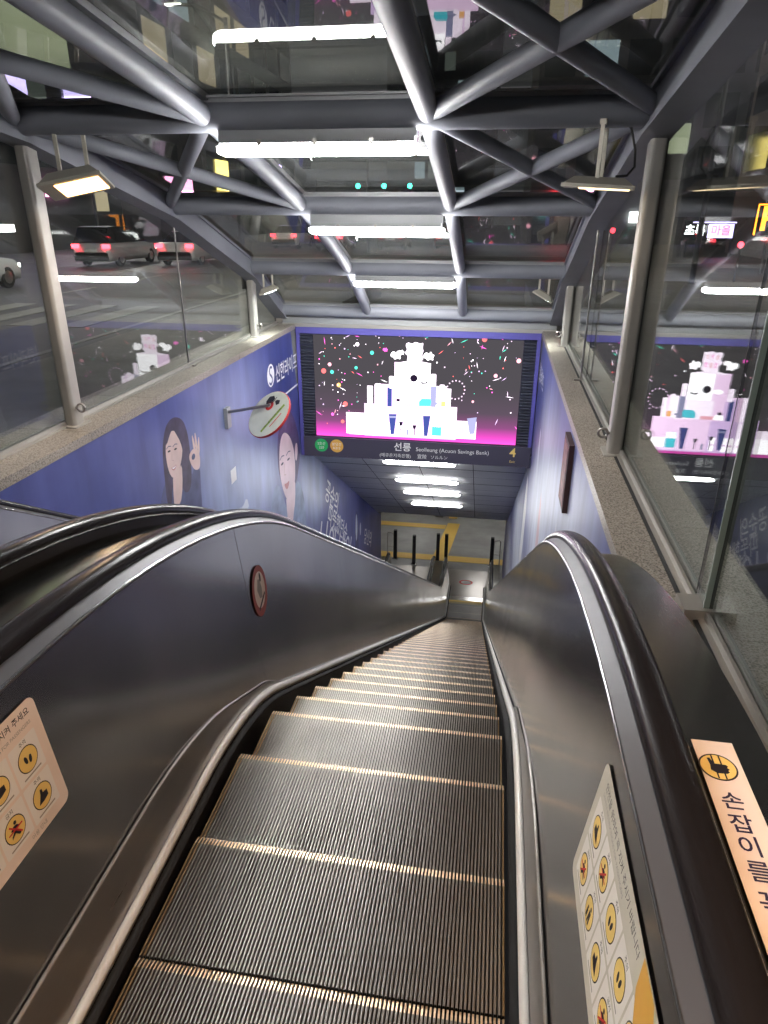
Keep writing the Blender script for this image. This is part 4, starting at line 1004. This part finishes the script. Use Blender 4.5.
# delivery truck with blue body
t = thing('truck', 'dark truck with a blue cab roof beyond the roof glass', 'truck', (-13.0, 60, zg))
mb = MB(); mb.prism(rrect(-1.15, .6, 1.15, 3.0, .08), -3, 2.2, 'facade_dark', 'y'); mb.build('cargo_box', t)
mb = MB(); mb.prism([(2.2, .6), (4.2, .6), (4.2, 1.5), (3.7, 2.6), (2.2, 2.6)], -1.05, 1.05, 'car_blue'); mb.build('cab', t)
for x in (-.95, .95):
    for y in (-1.8, 3.2):
        mb = MB(); mb.lathe([(0, -.14), (.38, -.14), (.44, -.1), (.44, .1), (.38, .14), (0, .14)], 'tyre', 18, Matrix.Translation((x, y, .44)) @ Matrix.Rotation(R(90), 4, 'Y')); mb.build('wheel', t)
    mb = MB(); mb.box((x-.12, -3.04, .75), (x+.12, -3.0, .95), 'led_red'); mb.build('tail_light', t)

# street lamps
def street_lamp(x, y, label, power, d=1):
    t = thing('street_lamp', label, 'street lamp', (x, y, zg), group=None)
    mb = MB(); mb.tube([(0, 0, 0), (0, 0, 4), (0, 0, 7.2)], .09, 'facade_dark', 10, rads=[.10, .08, .06]); mb.tube([(0, 0, 7.1), (d*.8, 0, 7.5), (d*1.8, 0, 7.6)], .045, 'facade_dark', 8); mb.build('pole', t)
    mb = MB(); mb.box((d*1.5-.28, -.12, 7.56), (d*1.5+.28+.2*d, .12, 7.66), 'plastic_grey'); h = mb.build('head', t)
    mb = MB(); mb.box((d*1.5-.2, -.09, 7.54), (d*1.5+.25, .09, 7.56), 'head_light'); mb.build('lens', h)
    light('street_light', 'SPOT', (d*1.6, 0, 7.45), power, (1, .93, .82), .25, t, aim=(d*1.6, 0, 0), spot=150)
street_lamp(-8.0, 22, 'slim street lamp at the kerb beyond the left glass', 2000, -1)
street_lamp(-23.2, 16, 'slim street lamp across the road near the left edge', 2000)
street_lamp(-23.2, 40, 'slim street lamp across the road farther along', 1800)
street_lamp(-8.0, 44, 'slim street lamp at the kerb far beyond the roof glass', 1500, -1)
street_lamp(6.5, 26, 'slim street lamp on the pavement to the right', 500)
# traffic signals: three green lamps on a gantry
t = thing('traffic_signal', 'traffic signal gantry with three green lights beyond the roof', 'traffic signal', (0, 95, -.03))
mb = MB(); mb.tube([(-24, 0, -.32), (-24, 0, 5.9)], .14, 'facade_dark', 10); mb.tube([(-24, 0, 5.6), (-10.5, 0, 5.6)], .09, 'facade_dark', 10); mb.build('gantry', t)
for x in (-18.5, -15.15, -11.85):
    mb = MB(); mb.box((x-1.6, -.12, 4.72), (x+.42, .12, 5.44), 'black'); h = mb.build('signal_head', t)
    mb = MB(); mb.lathe([(0, .0), (.30, 0), (.30, -.03)], 'led_green', 20, Matrix.Translation((x, -.13, 5.08)) @ Matrix.Rotation(R(90), 4, 'X')); mb.build('green_lens', h)
# parking sign
t = thing('parking_sign', 'orange lit parking sign with a letter P on the right', 'sign', (10.62, 32, -.03))
mb = MB(); mb.tube([(0, .05, -.32), (0, .05, 1.2)], .05, 'facade_dark', 10); mb.build('pole', t)
mb = MB(); mb.box((-.62, 0, 1.1), (.72, .12, 2.35), 'black'); mb.build('board', t)
mb = MB(); mb.text('P', 1.25, lambda a, b: (-.42+a, -.01, 1.72+b), 'led_orange', bold=.02); mb.flat(strip([(-.55, 1.15), (-.55, 2.28), (.65, 2.28)], .07), lambda u, v: (u, -.012, v), 'led_orange'); mb.build('lettering', t)

# buildings
def building(x0, x1, y0, y1, h, mat, label, face, cols, rows, lit, z0=0., win=None, seed=1, band=False):
    """block with a window grid on the face towards the street; face is 'x+', 'x-' or 'y-'"""
    t = thing('building', label, 'building', (0, 0, zg))
    mb = MB(); mb.box((x0, y0, 0), (x1, y1, h), mat); mb.box((x0-.2, y0-.2, h), (x1+.2, y1+.2, h+.4), mat); mb.build('wall', t)
    rr = random.Random(seed)
    a0, a1 = (y0, y1) if face[0] == 'x' else (x0, x1)
    n = 0; dark = MB(); 
    for i in range(cols):
        for j in range(rows):
            u0 = a0+(a1-a0)*(i+.12)/cols; u1 = a0+(a1-a0)*(i+.88)/cols; v0 = z0+(h-z0)*(j+.2)/rows; v1 = z0+(h-z0)*(j+.85)/rows
            m_ = 'facade_glass'
            if rr.random() < lit: m_ = rr.choice(win or ['win_warm', 'win_cool', 'win_dim', 'win_dim'])
            if m_ != 'facade_glass' and n > 40: m_ = 'facade_glass'
            mb = MB()
            if face == 'x+': mb.box((x1-.05, u0, v0), (x1+.04, u1, v1), m_)
            elif face == 'x-': mb.box((x0-.04, u0, v0), (x0+.05, u1, v1), m_)
            else: mb.box((u0, y0-.04, v0), (u1, y0+.05, v1), m_)
            n += 1
            if n < 96: mb.build('window', t)
    return t
def lit_board_or_wall(t, x, y, z, w, h, mat, axis='y', name='lit_board_or_wall'):
    mb = MB()
    if axis == 'y': mb.box((x-w/2, y-.15, z-h/2), (x+w/2, y, z+h/2), mat)
    else: mb.box((x, y-w/2, z-h/2), (x+.15, y+w/2, z+h/2), mat)
    return mb.build(name, t)
b1 = building(-52, -27, -6, 22, 26, 'facade_glass', 'dark glass fronted building across the road at the left edge', 'x+', 9, 8, .22, 1, ['win_dim', 'win_dim', 'win_and_wall_glow', 'win_cool'], 3)
b2 = building(-50, -28, 24, 52, 30, 'facade_dark', 'dark office block across the road behind the cars', 'x+', 8, 7, .15, 4, None, 5)
for y, z, w, h, m_ in ((29, 3.4, 4.2, .55, 'led_white'), (36, 3.3, 3.4, .7, 'led_lav'), (44, 3.6, 2.6, 1.0, 'led_pink'), (40, 8.5, 5, 2.2, 'led_lav'), (49, 3.2, 1.6, 1.8, 'win_warm'), (33, 1.6, 6, 1.6, 'win_dim'), (48, 9, 3, 1.6, 'led_lav'), (43, 14.5, 9, 8, 'win_and_wall_glow')): lit_board_or_wall(b2, -27.95, y, z, w, h, m_, 'x')  # last, greenish patch is a floodlit facade wall, its light painted as emission
b3 = building(-46, -27, 56, 96, 40, 'concrete', 'grey tower farther along the far side of the road', 'x+', 8, 9, .18, 4, None, 8)
for y, z, w, h, m_ in ((60, 4.2, 5, 1.4, 'led_pink'), (70, 5.5, 3, 2.6, 'led_yellow'), (78, 3.5, 4, 1, 'led_white'), (64, 10, 4, 1.2, 'led_white'), (88, 6, 3, 3, 'led_lav')): lit_board_or_wall(b3, -26.95, y, z, w, h, m_, 'x')
b4 = building(-20, -2, 128, 146, 30, 'facade_dark', 'dark block closing the street far beyond the roof glass', 'y-', 8, 7, .16, 3, None, 9)
b5 = building(2, 26, 62, 84, 32, 'concrete', 'grey block right of the street seen through the roof braces', 'y-', 8, 8, .2, 4, None, 12)
for x, z, w, h, m_ in ((4.5, 3.2, 1.6, 1.2, 'led_red'), (6.5, 4, 1, .8, 'led_pink'), (10.5, 2.0, 1.2, .8, 'led_white'), (9.2, 6.0, .8, 3.0, 'led_yellow'), (3.2, 2.4, .7, .7, 'led_teal'), (12, 7.5, 3, 2, 'win_and_wall_glow')): lit_board_or_wall(b5, x, 61.9, z, w, h, m_)
b6 = building(14.2, 40, 2, 50, 22, 'facade_pale', 'pale building wall on the right beyond the glass', 'x-', 9, 6, .12, 4, ['win_dim', 'win_warm'], 14)
# neon shop sign, red lamps
t = thing('neon_sign', 'pink and white lit sign board in the distance on the right', 'sign', (11.55, 44, -.03))
mb = MB(); mb.box((-1.5, 0, .55), (1.3, .2, 1.55), 'black'); mb.tube([(-1.2, .1, -.32), (-1.2, .1, .7)], .06, 'facade_dark', 8); mb.tube([(1.2, .1, -.32), (1.2, .1, .7)], .06, 'facade_dark', 8); mb.build('board', t)
mb = MB(); mb.box((-.15, -.03, .70), (1.2, 0, 1.42), 'led_lav'); mb.build('lit_panel', t)
mb = MB(); mb.text('초록', .60, lambda a, b: (-1.40+a, -.02, 1.06+b), 'led_white', bold=.02); mb.text('마을', .58, lambda a, b: (.0+a, -.04, 1.06+b), 'led_red', bold=.02); mb.build('lettering', t)
mb = MB(); mb.box((-1.0, -.02, 1.47), (1.3, 0, 1.54), 'led_lav'); mb.build('light_strip', t)
for x, y, z, lb in ((8.15, 27, .85, 'small round red warning lamp on a short pole near the parking sign'), (4.4, 31, 1.2, 'small round red warning lamp on a short pole near the right post')):
    t = thing('warning_lamp', lb, 'lamp', (x, y, -.03)); mb = MB(); mb.tube([(0, 0, -.32), (0, 0, z)], .04, 'facade_dark', 8); mb.build('pole', t)
    mb = MB(); mb.lathe([(0, .11), (.055, .095), (.095, .035), (.095, -.035), (.055, -.08), (0, -.10)], 'led_red', 14, Matrix.Translation((0, 0, z+.1))); mb.build('lens', t)

# ------------------------------------------------------------------ light
w = bpy.data.worlds.new('night'); SC.world = w; w.use_nodes = True
nt = w.node_tree
bg = nt.nodes['Background'] if 'Background' in nt.nodes else nt.nodes.new('ShaderNodeBackground')
tc = nt.nodes.new('ShaderNodeTexCoord'); sp = nt.nodes.new('ShaderNodeSeparateXYZ'); nt.links.new(tc.outputs['Generated'], sp.inputs[0])
rp = nt.nodes.new('ShaderNodeValToRGB'); e = rp.color_ramp.elements
e[0].position = 0; e[0].color = (.040, .039, .040, 1); e[1].position = 1; e[1].color = (.010, .011, .015, 1)
nt.links.new(sp.outputs['Z'], rp.inputs[0]); nt.links.new(rp.outputs[0], bg.inputs[0]); bg.inputs[1].default_value = 1.0
# lower concourse lamps
for x, y in ((-2.6, 22.6), (.0, 22.6), (-2.6, 26), (.6, 26)):
    t = thing('ceiling_lamp', 'lit square lamp in the lower concourse ceiling', 'lamp', (x, y, sz(yb)), group='concourse ceiling lamps')
    mb = MB(); mb.box((-.34, -.34, -.05), (.34, .34, -.002), 'plastic_grey'); mb.build('frame', t)
    mb = MB(); mb.box((-.3, -.3, -.056), (.3, .3, -.051), 'lobby_panel'); mb.build('diffuser', t)

vs_ = SC.view_settings
SC.display_settings.display_device = 'sRGB'
vs_.view_transform = 'Standard'; vs_.look = 'None'; vs_.gamma = 1; vs_.use_curve_mapping = False; vs_.exposure = 0.7
cy = SC.cycles
cy.use_denoising = True
try: cy.denoiser = 'OPENIMAGEDENOISE'
except Exception: pass
cy.max_bounces = 8; cy.glossy_bounces = 5; cy.diffuse_bounces = 3; cy.transparent_max_bounces = 24; cy.transmission_bounces = 4
cy.sample_clamp_indirect = 6; cy.caustics_reflective = False; cy.caustics_refractive = False; cy.use_light_tree = True
